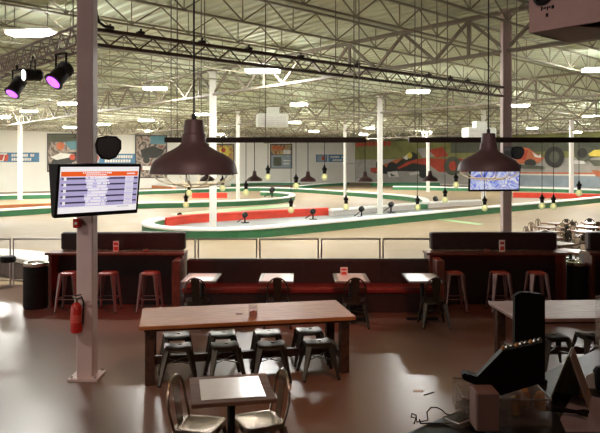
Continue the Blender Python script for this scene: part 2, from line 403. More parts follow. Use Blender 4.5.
# ---------------- lighting trusses
T = Vector((-3.1, 9.3, 0)); TZ0, TZ1 = 4.49, 4.76
def truss(L, m, w=.26, r=.022, rd=.012, pn=.42):
    b = MB()
    for i in (-w/2, w/2):
        for z in (TZ0, TZ1): b.tube([(0,i,z),(L,i,z)], r, m, 6)
    x = 0; k = 0
    while x+pn/2 <= L:
        for i in (-w/2, w/2):
            z0, z1 = (TZ0, TZ1) if k % 2 == 0 else (TZ1, TZ0)
            b.tube([(x,i,z0),(x+pn/2,i,z1)], rd, m, 5)
        if k % 2 == 0: b.tube([(x,-w/2,TZ1),(x,w/2,TZ1)], rd, m, 5); b.tube([(x,-w/2,TZ0),(x,w/2,TZ0)], rd, m, 5)
        x += pn/2; k += 1
    return b
t = thing('lighting_truss', 'silver box lighting truss carrying the purple stage lights, at the upper left', 'truss', T, math.atan2(G.y, G.x))
truss(6.5, 'silver_truss').build('lattice', t)
for i in (.5, 5.5): b = MB(); b.bar((i,0,TZ1),(i,0,GT-.5), .012, .012, 'thin_cable'); b.build('hanger', t)
d2 = Vector((C3.x, C3.y, 0))-T; L2 = d2.length-.15
t = thing('lighting_truss', 'dark flat truss running from the mauve column to the right column under the roof', 'truss', T, math.atan2(d2.y, d2.x))
b = MB()
b.box(0,-.045,TZ1-.05,L2,.045,TZ1,'dark_truss'); b.box(0,-.04,TZ0,L2,.04,TZ0+.045,'dark_truss')
x = .1; k = 0
while x+.24 < L2:
    z0, z1 = (TZ0+.03, TZ1-.04) if k % 2 else (TZ1-.04, TZ0+.03)
    b.tube([(x,0,z0),(x+.24,0,z1)], .013, 'dark_truss', 5); x += .24; k += 1
b.build('lattice', t)
for x in (.35, .85, 1.95, 2.9, 4.1, 5.6, 7.9, 8.7, 9.4):
    if x < L2:
        b = MB(); b.box(x-.055,-.06,TZ1, x+.055,.06,TZ1+.045, 'black_metal', .012); b.tube([(x,0,TZ1+.04),(x+.01,0,TZ1+.085)], .018, 'black_metal', 6); b.build('clamp', t)
for i in (2.0, 5.0, 8.2): b = MB(); b.bar((i,0,TZ1),(i,0,GT+.15), .012, .012, 'thin_cable'); b.build('hanger', t)
# black power cable dropping on the truss
b = MB(); q = [D(94,-40,9.0), D(95,0,9.0), D(96.5,14,9.05), D(99,22,9.1), D(104,26,9.2), D(113,27.5,9.35)]
tag(b.tube(q, .022, 'black_metal', 8).build('power_cable'), 'black cable dropping beside the mauve column onto the dark truss', 'cable')
# stage lights
def stage_light(p, yaw, pitch, label, lens, sc=1):
    t = thing('stage_light', label, 'stage light', p, yaw); t['group'] = 'stage lights under the left truss'; t.scale = (sc, sc, sc)
    b = MB()
    b.tube([(-.1,0,.0),(-.1,0,.24)], .014, 'black_metal', 6); b.tube([(.1,0,0),(.1,0,.24)], .014, 'black_metal', 6); b.tube([(-.1,0,.24),(.1,0,.24)], .014, 'black_metal', 6)
    b.tube([(0,0,.24),(0,0,.31)], .02, 'black_metal', 6); b.build('yoke', t)
    b = MB(); b.lathe([(.055,.16),(.085,.13),(.09,.02),(.10,-.02),(.10,-.12),(.118,-.13),(.118,-.15),(.1,-.15)], 'black_metal', 20)
    for k in range(6): b.lathe([(.094,.03+.016*k),(.1,.036+.016*k),(.094,.042+.016*k)], 'black_metal', 20, cap=False)
    c = b.build('lamp_can', t); c.rotation_euler = (pitch, 0, 0)
    b = MB(); b.lathe([(.085,-.152),(.085,-.157)], lens, 20); l = b.build('lens', c); l['label'] = 'glowing purple lens' if 'purple' in lens else 'glowing white lens'
stage_light(D(61,74,9.95), math.radians(-35), math.radians(-44), 'purple-lit stage light nearest the mauve column', 'lens_purple', 1.3)
stage_light(D(33,75,10.6), math.radians(-48), math.radians(-85), 'middle stage light showing a white glow at its side', 'lens_white', 1.0)
stage_light(D(17,86,11.0), math.radians(-30), math.radians(-35), 'leftmost stage light tipped down with a dim purple lens', 'lens_purple', 1.15)

# ---------------- pendants
def pendant(p, R, ztop, label, detail=True, group=None):
    t = thing('pendant_lamp', label, 'pendant lamp', p, 0, group); s = R/.25; q = lambda pr: [(r*s, z*s*.93) for r, z in pr]
    b = MB(); b.lathe(q([(.001,.335),(.047,.335),(.053,.33),(.060,.25),(.066,.245),(.070,.195),(.088,.172),(.125,.148),(.175,.122),(.218,.092),(.238,.062),(.246,.03),(.25,.004),(.256,0),(.25,-.002),(.242,.012),(.23,.05),(.19,.088),(.10,.14),(.06,.15),(.001,.15)]), 'shade_brown', 48, cap=False)
    b.build('lamp_shade', t)
    b = MB(); b.lathe(q([(.001,.147),(.055,.147),(.098,.136),(.187,.085),(.227,.046),(.238,.010)]), 'shade_inside', 48, cap=False); b.build('shade_lining', t)
    b = MB(); b.tube([(0,0,.305*s),(0,0,.345*s)], .014*s, 'cord', 8); b.tube([(0,0,.33*s),(0,0,ztop-p[2])], .006 if detail else .008, 'cord', 6); b.build('cord', t)
    b = MB(); b.lathe(q([(.018,.14),(.02,.10),(.04,.075),(.045,.05),(.038,.025),(.015,.008)]), 'bulb_glow', 16); b.build('bulb', t)
    if detail:  # pale wire arcs added in place of the glow below the rim
        b = MB()
        for k in range(6):
            a = PI*k/6; pts = []
            for j in range(13): th = PI*j/12; pts.append((.236*s*math.cos(th)*math.cos(a), .236*s*math.cos(th)*math.sin(a), -.075*s*math.sin(th)))
            b.tube(pts, .003, 'shade_inside', 5)
        b.tube([(.15*s*math.cos(2*PI*j/24), .15*s*math.sin(2*PI*j/24), -.058*s) for j in range(24)], .003, 'shade_inside', 5, True)
        b.build('glow_arcs', t)
    return t
pendant((-.6, 3.62, 2.70), .245, JB, 'large brown barn pendant lamp hanging at left, nearest the camera', True)
pendant(((488.5-300)/F*5.15, 5.15, 2.70), .245, JB, 'brown barn pendant lamp hanging at right in front of the video screen', True)
BY = 12.0
def bx(px, d=BY): return (px-300)/F*d
BZ0, BZ1 = H+(165-142.6)*BY/F, H+(165-137.4)*BY/F
for x0, x1, lb, tilt in ((165, 366, 'left dark beam hung on thin cables, lamps below it', 0), (408.5, 625, 'right dark beam hung on thin cables behind the right pendant', 0)):
    t = thing('hanging_beam', lb, 'beam', (bx((x0+x1)/2), BY, BZ0), 0)
    w = bx(x1)-bx(x0); b = MB(); b.box(-w/2,-.06,0, w/2,.06,BZ1-BZ0, 'black_beam', .008); b.build('beam_body', t)
    for fr in (.03, .06, .18, .5, .94, .965):
        b = MB(); b.tube([(-w/2+w*fr,0,BZ1-BZ0),(-w/2+w*fr,0,JB-BZ0)], .010, 'thin_cable', 5); b.build('hanger', t)
for px, py, nm in ((207,181,'partly hidden below the left pendant'),(254.5,181,'right of the nearest white track column'),(308,181.5,'left of the small blue wall banner'),(365,181.5,'at the right end of the left beam'),(430,181,'in front of the red race car mural')):
    pendant((bx(px), BY, H-(py-165)*BY/F), .15, BZ0, 'small brown pendant lamp under the beam, '+nm, False, 'small pendants under the hanging beams')
def bulb(px, py, lb):
    z = H-(py-165)*BY/F
    t = thing('filament_bulb', lb, 'bulb lamp', (bx(px), BY, z), 0, 'bare bulbs on cords under the hanging beams')
    b = MB(); b.lathe([(.004,-.062),(.03,-.055),(.052,-.03),(.06,0),(.05,.032),(.03,.055),(.022,.075)], 'edison', 16); b.build('glass_bulb', t)
    b = MB(); b.tube([(-.012,0,-.02),(-.008,0,.04)], .004, 'filament', 5); b.tube([(.012,0,-.02),(.008,0,.04)], .004, 'filament', 5); b.build('filament', t)
    b = MB(); b.lathe([(.024,.06),(.034,.065),(.034,.12),(.046,.125),(.046,.165),(.026,.18),(.01,.23)], 'black_metal', 14); b.build('socket', t)
    b = MB(); b.tube([(0,0,.2),(0,0,BZ0-z)], .006, 'cord', 5); b.build('cord', t)
for a in ((186,205,'bare bulb on a cord hanging lowest below the left pendant'),(189,193,'bare bulb half behind the glow of the left pendant'),(222.5,188,'bare bulb beside the nearest white track column'),(246,192.5,'bare bulb over the tip of the looped barrier, right of the slim column'),
          (268,177,'highest bare bulb, just below the wall poster'),(291,210,'low bare bulb over the red barrier'),(296,186,'bare bulb between the two small pendants at centre'),(324.5,177,'bare bulb below the small blue wall banner'),
          (346,207,'low bare bulb left of the central white column'),(417.5,207.5,'low bare bulb at the tip of the curved barrier'),(445,200,'bare bulb with a yellow glow left of the video screen'),(456,185,'bare bulb just left of the right pendant rim'),
          (484.7,208,'bare bulb hanging below the video screen'),(542,206,'left bulb of the close pair right of the right column'),(553.5,206.5,'right bulb of the close pair right of the right column'),(579,193,'bare bulb beside the right white column')): bulb(*a)

# ---------------- hanging units
for (x0,y0,x1,y1,d,lb) in ((257,114,287.5,127,29,'white box heater hanging from the roof behind the left beam'),(464,128,494,138,29,'white box heater hanging behind the right pendant')):
    p = D((x0+x1)/2, y1, d); w = (x1-x0)*d/F; h = (y1-y0)*d/F
    t = thing('unit_heater', lb, 'heater', p, math.radians(10), None)
    b = MB(); b.box(-w/2,-.35,0, w/2,.35,h, 'duct_white', .03); b.build('body', t)
    b = MB(); b.box(-w*.17,-.2,h, w*.22,.2,h+.3, 'duct_white', .02); b.build('duct', t)
    b = MB()
    for k in range(5): b.box(-w*.4,-.365,h*.15+k*h*.14, w*.4,-.345,h*.2+k*h*.14, 'barrier_grey')
    b.build('grille', t)
    b = MB()
    for s_ in (-1,1): b = MB(); b.bar((s_*w*.42,0,h),(s_*w*.42,0,GT-p.z+.2), .02,.02,'thin_cable'); b.build('hanger', t)
# big projector-like unit at the upper right, aligned with the building
A_ = D(529, 33, 5.0)
t = thing('ceiling_projector', 'large mauve boxed projector unit hanging in the top right corner', 'projector', A_, math.atan2(-g.y, -g.x))
# local x runs right/near (along -g); local +y is to its left = back (u side)
bd = .43*1.448
b = MB(); b.box(0,0,.0, 2.2,.035,.75, 'projector'); b.box(0,bd-.03,0, 2.2,bd,.75, 'projector'); b.box(0,.035,0, .035,bd-.03,.75, 'projector'); b.box(2.165,.035,0, 2.2,bd-.03,.75,'projector'); b.box(.035,.035,.70, 2.165,bd-.03,.75,'projector')
b.add([(.0,.035,0),(.36,.035,.0),(.0+.62,bd-.03,0),(.0,bd-.03,0)], [(0,1,2,3)], 'projector_pale'); b.build('casing', t)
b = MB(); b.box(.04,.04,.10, 2.16,bd-.035,.13, 'black_plastic'); b.build('intake_grille', t)
b = MB(); b.lathe([(.075,0),(.08,.02),(.06,.03),(.05,.01)], 'black_plastic', 20, cap=True); l = b.build('lens', t, (.12,-.0,.27)); l.rotation_euler = (PI/2,0,0)
b = MB()
for (i,j,w_,h_) in ((.10,.155,.012,.03),(.12,.165,.02,.012),(.148,.15,.009,.03),(.162,.165,.014,.012),(.185,.155,.02,.026),(.14,.10,.018,.028)):
    b.box(i,-.004,j, i+w_,.0,j+h_, 'black_plastic')
b.build('marking', t)
b = MB()
for i in (.3, 1.9): b.tube([(i,bd/2,.75),(i,bd/2,JB-A_.z)], .025, 'projector', 8)
b.build('mounting_pole', t)

# ---------------- leaderboard TVs
def tv(name, label, TL, TR, hgt, tilt, screen_fn, thick=.06, wedge=0):
    TL = Vector(TL); TR = Vector(TR); ex = (TR-TL); w = ex.length; ex.normalize()
    n = Vector((ex.y, -ex.x, 0)); # toward viewer
    ez = (Vector((0,0,1))*math.cos(tilt) + n*math.sin(tilt)).normalized(); ny = ex.cross(ez)  # points away? (x cross z = -y)
    ny = ez.cross(ex)
    mtx = Matrix((( ex.x, ny.x, ez.x, 0),(ex.y, ny.y, ez.y, 0),(ex.z, ny.z, ez.z, 0),(0,0,0,1)))
    t = thing(name, label, 'screen', (0,0,0)); t.matrix_world = Matrix.Translation(TL - ez*hgt) @ mtx
    # local: x width, y away from viewer, z up
    b = MB(); bz = .035; b.box(0,0,0, w,thick,hgt, 'black_plastic', .006)
    b.build('casing', t)
    b = MB()
    if wedge: b.prism([(.004,thick,.01),(.004,thick,hgt-.01),(.004,thick+wedge,hgt-.03),(.004,thick+.02,.02)], (w-.008,0,0), 'black_plastic')
    else: b.box(w*.2,thick,hgt*.2, w*.8,thick+.02,hgt*.8, 'black_plastic', .01)
    b.build('rear_housing', t)
    b = MB(); b.box(bz,-.004,bz+.015, w-bz,-.001,hgt-bz, 's_white'); screen_fn(b, bz, bz+.015, w-bz, hgt-bz); b.build('screen', t)
    b = MB(); b.box(w*.18,thick+.02+wedge*.5,hgt*.4, w*.36,thick+.10+wedge*1.4,hgt*.6, 'black_metal') if wedge else b.box(w*.72,thick+.0,hgt*.4, w*.82,thick+.10,hgt*.6, 'black_metal'); b.build('wall_bracket', t)
    return t
def board(b, x0, z0, x1, z1):
    W_, Z_ = x1-x0, z1-z0; R_ = lambda a, c, e, f, m, l=1: b.box(x0+a*W_, -.004-l*.001, z1-f*Z_, x0+e*W_, -.004-(l-1)*.001, z1-c*Z_, m)
    R_(.01,.10,.99,.205,'s_orange')
    for k in range(16): a = .27+k*.023; R_(a, .115, a+random.choice((.012,.018)), .145, 's_white', 2)
    for k in range(11): a = .31+k*.024; R_(a, .16, a+.017, .188, 's_white', 2)
    for k in range(4): R_(.84+k*.028, .135, .862+k*.028, .165, 's_white', 2)
    R_(0,.215,.995,.865,'s_lav')
    for r in range(5):
        zz = .235+r*.13
        R_(.02,zz,.99,zz+.035,'s_dark',2)
        R_(.045,zz-.01,.075,zz+.06,'s_white',3)
        off = random.choice((0,.02,-.015))
        for q_ in range(2):
            x = .33+off+random.choice((0,.02)); e = .57+random.choice((0,.03,-.02)); z2 = zz-.02+q_*.065
            R_(.33+off-.01, z2-.004, .58+off*.5, z2+.05, 's_frame', 3)
            while x < e: ww = random.choice((.013,.02,.026)); R_(x, z2+.006, x+ww, z2+.035, 's_white' if random.random() < .8 else 's_lav', 4); x += ww+.006
        R_(.82,zz-.02,.935,zz+.095,'s_frame',3)
        R_(.84,zz+.0,.915,zz+.012,'s_lav',4); R_(.84,zz+.05,.905,zz+.06,'s_lav',4)
    for k in range(9): R_(.74+k*.017,.895,.751+k*.017,.91,'s_dark',2)
tv('leaderboard_screen', 'flat screen with an orange banner and lavender result rows, mounted on the mauve column', D(58,164,7.45), D(141.5,164,8.30), .645, math.radians(8), board, .06, .17)
def blank(b, x0, z0, x1, z1): b.box(x0,-.006,z0,x1,-.004,z1,'s_dark')
def video(b, x0, z0, x1, z1): b.box(x0,-.006,z0,x1,-.004,z1,'s_video')
tv('video_screen', 'flat screen showing a blue picture on the right mauve column, behind the right pendant', D(470,164.5,15.9), D(521,164.5,16.15), .68, math.radians(6), video)
# speakers
def speaker(p, w, h, label, br=.5):
    t = thing('speaker', label, 'speaker', p, math.radians(20))
    b = MB(); pr = [(-.5,.15),(-.42,.42),(-.1,.5),(.3,.48),(.5,.3),(.5,-.05),(.3,-.4),(.05,-.5),(-.25,-.45),(-.45,-.2)]
    b.prism([(x*w,-w*.35,z*h) for x,z in pr], (0,w*.7,0), 'black_plastic'); b.build('cabinet', t)
    b = MB(); b.prism([(x*w*.85,-w*.35-.012,z*h*.85) for x,z in pr], (0,.012,0), 'black_metal'); b.build('grille', t)
    b = MB(); b.box(-w*.1,w*.3,-h*.1, w*.1,w*br,h*.1, 'black_metal'); b.build('bracket', t)
speaker(D(108,148,8.05), .31, .30, 'black loudspeaker fixed on the mauve column above the leaderboard screen')
speaker(D(514,153,16.1), .40, .32, 'black loudspeaker on the right column beside the right pendant', .66)
# call point box and extinguisher on the column
t = thing('call_point', 'small dark red box on the mauve column below the leaderboard screen', 'alarm box', D(77,223,8.12))
b = MB(); b.box(-.04,-.04,-.06,.04,.06,.06,'extinguisher_red',.008); b.build('housing', t); b = MB(); b.lathe([(.018,0),(.018,.01)],'card_white',12); o = b.build('button', t, (0,-.04,0)); o.rotation_euler = (PI/2,0,0)
t = thing('fire_extinguisher', 'red fire extinguisher hanging low on the mauve column', 'fire extinguisher', D(76.5,333,8.10))
b = MB(); b.lathe([(.05,0),(.07,.015),(.072,.05),(.072,.30),(.06,.35),(.03,.385),(.022,.39)],'extinguisher_red',24); b.build('cylinder', t)
b = MB(); b.lathe([(.022,.385),(.022,.42),(.03,.425),(.03,.44)],'chrome',14); b.bar((-.05,0,.455),(.06,0,.43),.02,.012,'chrome'); b.bar((-.045,0,.47),(.06,0,.485),.02,.012,'black_metal'); b.build('valve', t)
b = MB(); b.tube([(.02,0,.43),(.07,-.02,.46),(.10,-.03,.40),(.095,-.03,.25),(.085,-.02,.12)],.011,'black_metal',8); b.build('hose', t)
b = MB(); b.lathe([(.0735,.14),(.0735,.24)],'card_red',24,cap=False); b.build('label_band', t)
b = MB(); b.box(-.03,.05,.2,.03,.09,.26,'black_metal'); b.build('bracket', t)

# ---------------- track barriers
def ribbon(pts, w, z0, z1, m, closed=False, r=.03):
    pts = [Vector((p[0],p[1],0)) for p in pts]; n = len(pts); L = []; 
    for k in range(n):
        a = pts[k-1] if (k or closed) else pts[k]; c = pts[(k+1)%n] if (k < n-1 or closed) else pts[k]
        t_ = (c-a).normalized(); L.append(Vector((-t_.y, t_.x, 0)))
    prof = [(-w/2,z0),(-w/2,z1-r),(-w/2+r,z1),(w/2-r,z1),(w/2,z1-r),(w/2,z0)]; vs = []
    for k in range(n):
        for o_, z in prof: q_ = pts[k]+L[k]*o_; vs.append((q_.x,q_.y,z))
    q = len(prof); fs = []
    for k in range(n if closed else n-1):
        k2 = (k+1)%n
        for j in range(q): fs.append((k*q+j, k*q+(j+1)%q, k2*q+(j+1)%q, k2*q+j))
    if not closed: fs += [tuple(range(q)), tuple(range((n-1)*q, n*q))]
    return MB().add(vs, fs, m)
def smooth(pts, it=2):
    for _ in range(it):
        out = [pts[0]]
        for a, b_ in zip(pts[:-1], pts[1:]): out += [a*.75+b_*.25, a*.25+b_*.75]
        out.append(pts[-1]); pts = out
    return pts
def barrier(px, label, side='barrier_green', top='barrier_white', h=.42, w=.45, band=.1, cat='track barrier'):
    pts = smooth([P(x, y, h) for x, y in px]); c = Vector((pts[0].x, pts[0].y, 0)); pts = [p-c for p in pts]
    t = thing('track_barrier', label, cat, c, 0)
    ribbon(pts, w-.04, 0, h-band, side).build('side_panel', t)
    o = ribbon(pts, w, h-band, h, top).build('top_rail', t)
    return t
barrier([(163,217),(152,219),(146,221.5),(149,224),(160,226),(180,227.5),(213,228),(250,227),(300,223),(350,218.5),(400,214),(450,209.5),(500,205),(550,201),(600,196.5),(660,191)], 'nearest green barrier with a white top sweeping across the whole track')
barrier([(163,217.5),(180,215),(200,213.5),(250,211),(300,208.5),(327,207.5)], 'red barrier along the back of the nearest loop', 'barrier_red', 'barrier_red', w=.4)
barrier([(331,209),(360,207),(400,204),(440,201),(480,199.5)], 'pale grey barrier carrying on right of the red one', 'barrier_grey', 'barrier_white', w=.4, h=.38)
barrier([(-40,211.5),(0,209),(52,206),(100,203.5),(140,202),(200,201),(250,199.5),(280,197.5),(293,195.5),(292,193),(280,191.7),(262,191)], 'green and white barrier that loops round behind the left pendant', h=.40)
barrier([(192,193),(210,192.8),(227,192.8)], 'short red barrier inside the middle loop', 'barrier_red', 'barrier_red', w=.4)
barrier([(-20,205.5),(0,204.7),(30,203.6),(50,202.8)], 'orange barrier between the two green ones at the far left', 'barrier_orange', 'barrier_orange', w=.4, h=.36)
barrier([(-40,195),(0,194.3),(50,193.3),(100,191.8),(140,190),(200,188.3),(242,187),(270,187),(300,188),(350,191),(400,194.3),(422,197),(427,199.5),(424,202.5)], 'long green barrier curving to a tip right of the central white column')
barrier([(-20,186),(18,187)], 'far green barrier at the left edge, ending at the white column')
barrier([(22,186.3),(50,186),(80,185.6)], 'far green barrier under the kart poster', )
barrier([(141,184.5),(158,184.5),(174,186)], 'far red brown barrier between screen and left pendant', 'barrier_orange', 'barrier_white')
barrier([(232,183),(262,181.8),(300,182)], 'distant pale barrier at the foot of the left wall', 'barrier_green', 'barrier_white')
barrier([(296,185.5),(320,183.3),(348,181.6)], 'far green barrier ending below the door in the left wall')
barrier([(372,183),(395,182.5),(440,182.8)], 'distant green edge at the foot of the mural', 'barrier_green', 'barrier_green')
barrier([(393,186),(420,186.2),(467,187.2),(520,187),(560,188),(600,189.5),(650,191)], 'green and white barrier running behind the right pendant')
barrier([(513,192.5),(550,193),(600,194),(640,195)], 'long red barrier right of the video screen', 'barrier_red', 'barrier_red', w=.5)
# pit edge at far left behind the railing
barrier([(-30,250),(0,251),(20,252.5),(40,256),(58,262)], 'pale topped dark pit barrier behind the railing at far left', 'barrier_dark', 'barrier_grey', h=.55, w=.9, band=.12)
t = thing('rubber_tyre', 'black tyre lying on the pit barrier behind the left railing', 'tyre', P(8,262,.55))
b = MB(); b.lathe([(.09,0),(.15,.0),(.17,.03),(.17,.10),(.15,.13),(.09,.13)],'black_plastic',24); b.build('tread', t); b = MB(); b.lathe([(.088,.01),(.088,.12)],'chrome',16); b.build('hub', t)
# floor paint (4 mm skims)
def skim(px, m, z=.004):
    b = MB(); b.prism([P(x,y,0) for x,y in px], (0,0,z), m); return struct(b.build('trim_1'))
skim([(170,214),(230,208.5),(290,204),(296,206),(240,210.5),(180,216.5)], 'green_paint')
skim([(160,225),(200,220),(327,214),(420,208),(424,213),(330,222.5),(250,232),(180,231)], 'grey_floor', .006)
skim([(432,219),(450,219.6),(484,224),(478,225),(452,221.6)], 'green_paint')
skim([(395,214),(440,210),(430,209),(395,211)], 'grey_floor', .007)
# little black fixtures on the track
for px, py, lb in ((179.5,223.5,'left end of the loop'),(245,223,'middle of the loop, right of the slim column'),(313,219.5,'end of the red barrier'),(361.5,217,'left of the central white column'),(391,212.5,'right of the central white column'),(435.5,207,'tip of the curved barrier'),(272,198,'tip of the far loop')):
    p = P(px, py); t = thing('kerb_marker', 'small black track marker at the '+lb, 'track marker', p, random.random()*.5, 'black markers along the track edge')
    s = p.y/30
    b = MB(); b.tube([(0,0,0),(0,0,.32*s)], .035*s, 'black_metal', 8); b.box(-.16*s,-.16*s,0,.16*s,.16*s,.04,'black_metal'); b.build('stand', t)
    b = MB(); b.lathe([(.02,-.1*s),(.12*s,-.08*s),(.14*s,0),(.12*s,.08*s),(.02,.1*s)], 'black_metal', 14); o = b.build('head', t, (0,0,.38*s)); o.rotation_euler = (1.2,0,.5)
    b = MB(); b.tube([(0,0,.3*s),(-.38*s,-.1,.06*s)], .022*s, 'black_metal', 6); b.build('arm', t)

# ---------------- left wall prints / right wall mural (flat prints at their real place)
def LW(x, y, off=.04):
    d = 97.4/(1.047-(x-300)/F); p = D(x, y, d); return p - g*off
def RW(x, y, off=.04):
    k = (x-300)/F; d = 97.55/(k+.876); p = D(x, y, d); return p - u*off
def art(name, label, cat, fn, board_px, m, shapes, thick=.06, group=None):
    b = MB(); n = g if fn is LW else u
    x0,y0,x1,y1 = board_px; c = fn((x0+x1)/2, (y0+y1)/2, 0)
    c = Vector((c.x, c.y, c.z))
    pts = [fn(x0,y0,thick)-c, fn(x1,y0,thick)-c, fn(x1,y1,thick)-c, fn(x0,y1,thick)-c]
    b.prism(pts, n*(thick-.01), m)
    for i, (poly, mm) in enumerate(shapes):
        o_ = thick+.012+.006*i
        b.add([fn(x,y,o_)-c for x,y in poly], [tuple(range(len(poly)))], mm)
    o = b.build(name, None, c); tag(o, label, cat, group); return o
def rect(a,b_,c,d_): return [(a,b_),(c,b_),(c,d_),(a,d_)]
def ell(cx, cy, rx, ry, n=14): return [(cx+rx*math.cos(2*PI*k/n), cy+ry*math.sin(2*PI*k/n)) for k in range(n)]
def letters(x0, y0, x1, y1, m, n, sk=.3):
    out = []; w = (x1-x0)/n
    for k in range(n):
        if random.random() < .12: continue
        a = x0+k*w; out.append(([(a+sk,y0),(a+w*.82+sk,y0),(a+w*.82,y1),(a,y1)], m))
    return out
art('wall_poster','large kart racing poster left of the mauve column','poster',LW,(47,133.5,90,172),'ink_frame',
    [(rect(48,134.5,89,171),'print_kart'),(rect(48,134.5,89,142),'ink_dark'),([(52,160),(62,153),(76,152),(80,158),(70,164),(54,165)],'ink_black'),([(50,157),(60,153),(74,154),(72,157),(56,160)],'ink_white'),(ell(72,157,3,3),'ink_red'),(ell(55,163,4,3.5),'ink_black'),(ell(60,146,4,4),'ink_orange'),([(64,142),(84,140),(88,148),(70,150)],'ink_teal')])
art('wall_poster','kart racing poster between the mauve column and the left pendant','poster',LW,(135,135,167,178),'ink_frame',
    [(rect(136,136,166,177),'print_kart'),([(140,150),(152,146),(164,150),(160,158),(142,158)],'ink_black'),(rect(150,136,166,144),'ink_teal'),(ell(146,160,3.5,3.5),'ink_black'),(ell(160,160,3.5,3.5),'ink_black'),(rect(142,166,164,170),'ink_white')])
art('wall_poster','colourful poster partly behind the left pendant shade','poster',LW,(200,144,234,175),'ink_frame',
    [(rect(201,145,233,174),'print_people'),([(219,148),(226,146),(231,152),(226,158),(219,156)],'ink_yellow'),(ell(223,150,2.4,2.4),'ink_red'),(rect(218,162,232,173),'ink_dark'),([(214,158),(228,156),(232,161),(220,164)],'ink_orange')])
art('wall_poster','grey framed poster with a red and white picture at the centre','poster',LW,(270,144,292,168.5),'ink_frame',
    [(rect(270.8,145,291.2,154.5),'print_people'),(rect(272,146,282,150),'ink_orange'),(rect(283,150,290.5,154),'ink_white'),(rect(270.8,155,291.2,167.8),'ink_bluegrey'),(rect(273,157,281,166),'ink_dark'),(rect(283,160,290,161.2),'ink_white'),(rect(283,163,289,164.2),'ink_white')])
art('wall_banner','wide blue banner with a red and white emblem at the far left','banner',LW,(-14,152.6,39,162),'ink_blue',
    [([(-14,153.2),(7,153.2),(3,161.4),(-14,161.4)],'ink_white'),([(0,154.5),(4,154.5),(2,160.5),(-2,160.5)],'ink_red'),([(4.6,155),(8,154.2),(7.4,157.4),(9,156),(7,161),(3.6,161)],'ink_red')]+letters(11,154,36,156.7,'ink_white',12)+letters(11,158,33,160.8,'ink_white',10))
art('wall_banner','blue banner just above the leaderboard screen','banner',LW,(92,153.8,135,164),'ink_blue', [([(93,154.4),(100,154.4),(98,163),(93,163)],'ink_white'),([(96,156),(99,156),(98,161),(95,161)],'ink_red')]+letters(104,155.2,132,158.2,'ink_white',12)+letters(104,159.5,130,162.4,'ink_white',10))
art('wall_banner','small blue banner on the white wall left of the mural','banner',LW,(316,154.6,344,162),'ink_blue', [([(317,155.4),(326,155.4),(325,161.4),(317,161.4)],'ink_bluegrey'),(ell(323,158.4,1.6,2.2),'ink_red'),(rect(327,154.8,328,161.8),'ink_white')]+letters(330,156,342.5,158,'ink_white',7)+letters(330,159.2,341.5,161.2,'ink_white',6))
# door in left wall
b = MB(); c = LW(349.5,181,0); b.prism([LW(345,164,.05)-c,LW(353.5,164,.05)-c,LW(353.5,183,.05)-c,LW(345,183,.05)-c], g*.04, 'wall_paint')
b.prism([LW(344.3,163,.10)-c,LW(345,163,.10)-c,LW(345,183,.10)-c,LW(344.3,183,.10)-c], g*.1, 'barrier_grey'); b.prism([LW(344.3,163,.10)-c,LW(354.2,163,.10)-c,LW(354.2,164,.10)-c,LW(344.3,164,.10)-c], g*.1, 'barrier_grey')
struct(b.build('door_1', None, c))
# mural
def rwy(x, f):  # height fraction 0 top..1 bottom of wall at pixel x
    k = (x-300)/F; d = 97.55/(k+.876); yt = HZ-(6.55-H)*F/d; ybm = HZ+(H-.15)*F/d; return yt+(ybm-yt)*f
def strip(xs, f0, f1): return [(x, rwy(x, f0)) for x in xs]+[(x, rwy(x, f1)) for x in reversed(xs)]
XS = [355.5+i*15.9 for i in range(21)]
b = MB(); c = RW(480, 165, 0)
def ms(poly, m, i): b.add([RW(x,y,.10+.015*i)-c for x,y in poly], [tuple(range(len(poly)))], m)
for a_, z_ in zip(XS[:-1], XS[1:]):
    b.prism([RW(x,y,.06)-c for x,y in strip([a_,z_],0,1)], u*.05, 'ink_dark')
    ms(strip([a_,z_],0,.46),'ink_grass',0); ms(strip([a_,z_],.46,.80),'ink_road',0); ms(strip([a_,z_],.80,1.0),'ink_road' if a_ < 505 else 'ink_bluegrey',0)
    if a_ > 440: ms(strip([a_,z_],.12,.34),'ink_dark',1)
    if a_ > 500: ms(strip([a_,z_],.73,.76),'ink_orange',1); ms(strip([a_,z_],.76,.79),'ink_white',1)
for q_, m_ in letters(357,141,392,146,'ink_red',9): ms(q_, m_, 2)
ms(rect(356.5,143.5,366,146.5),'ink_red',3)
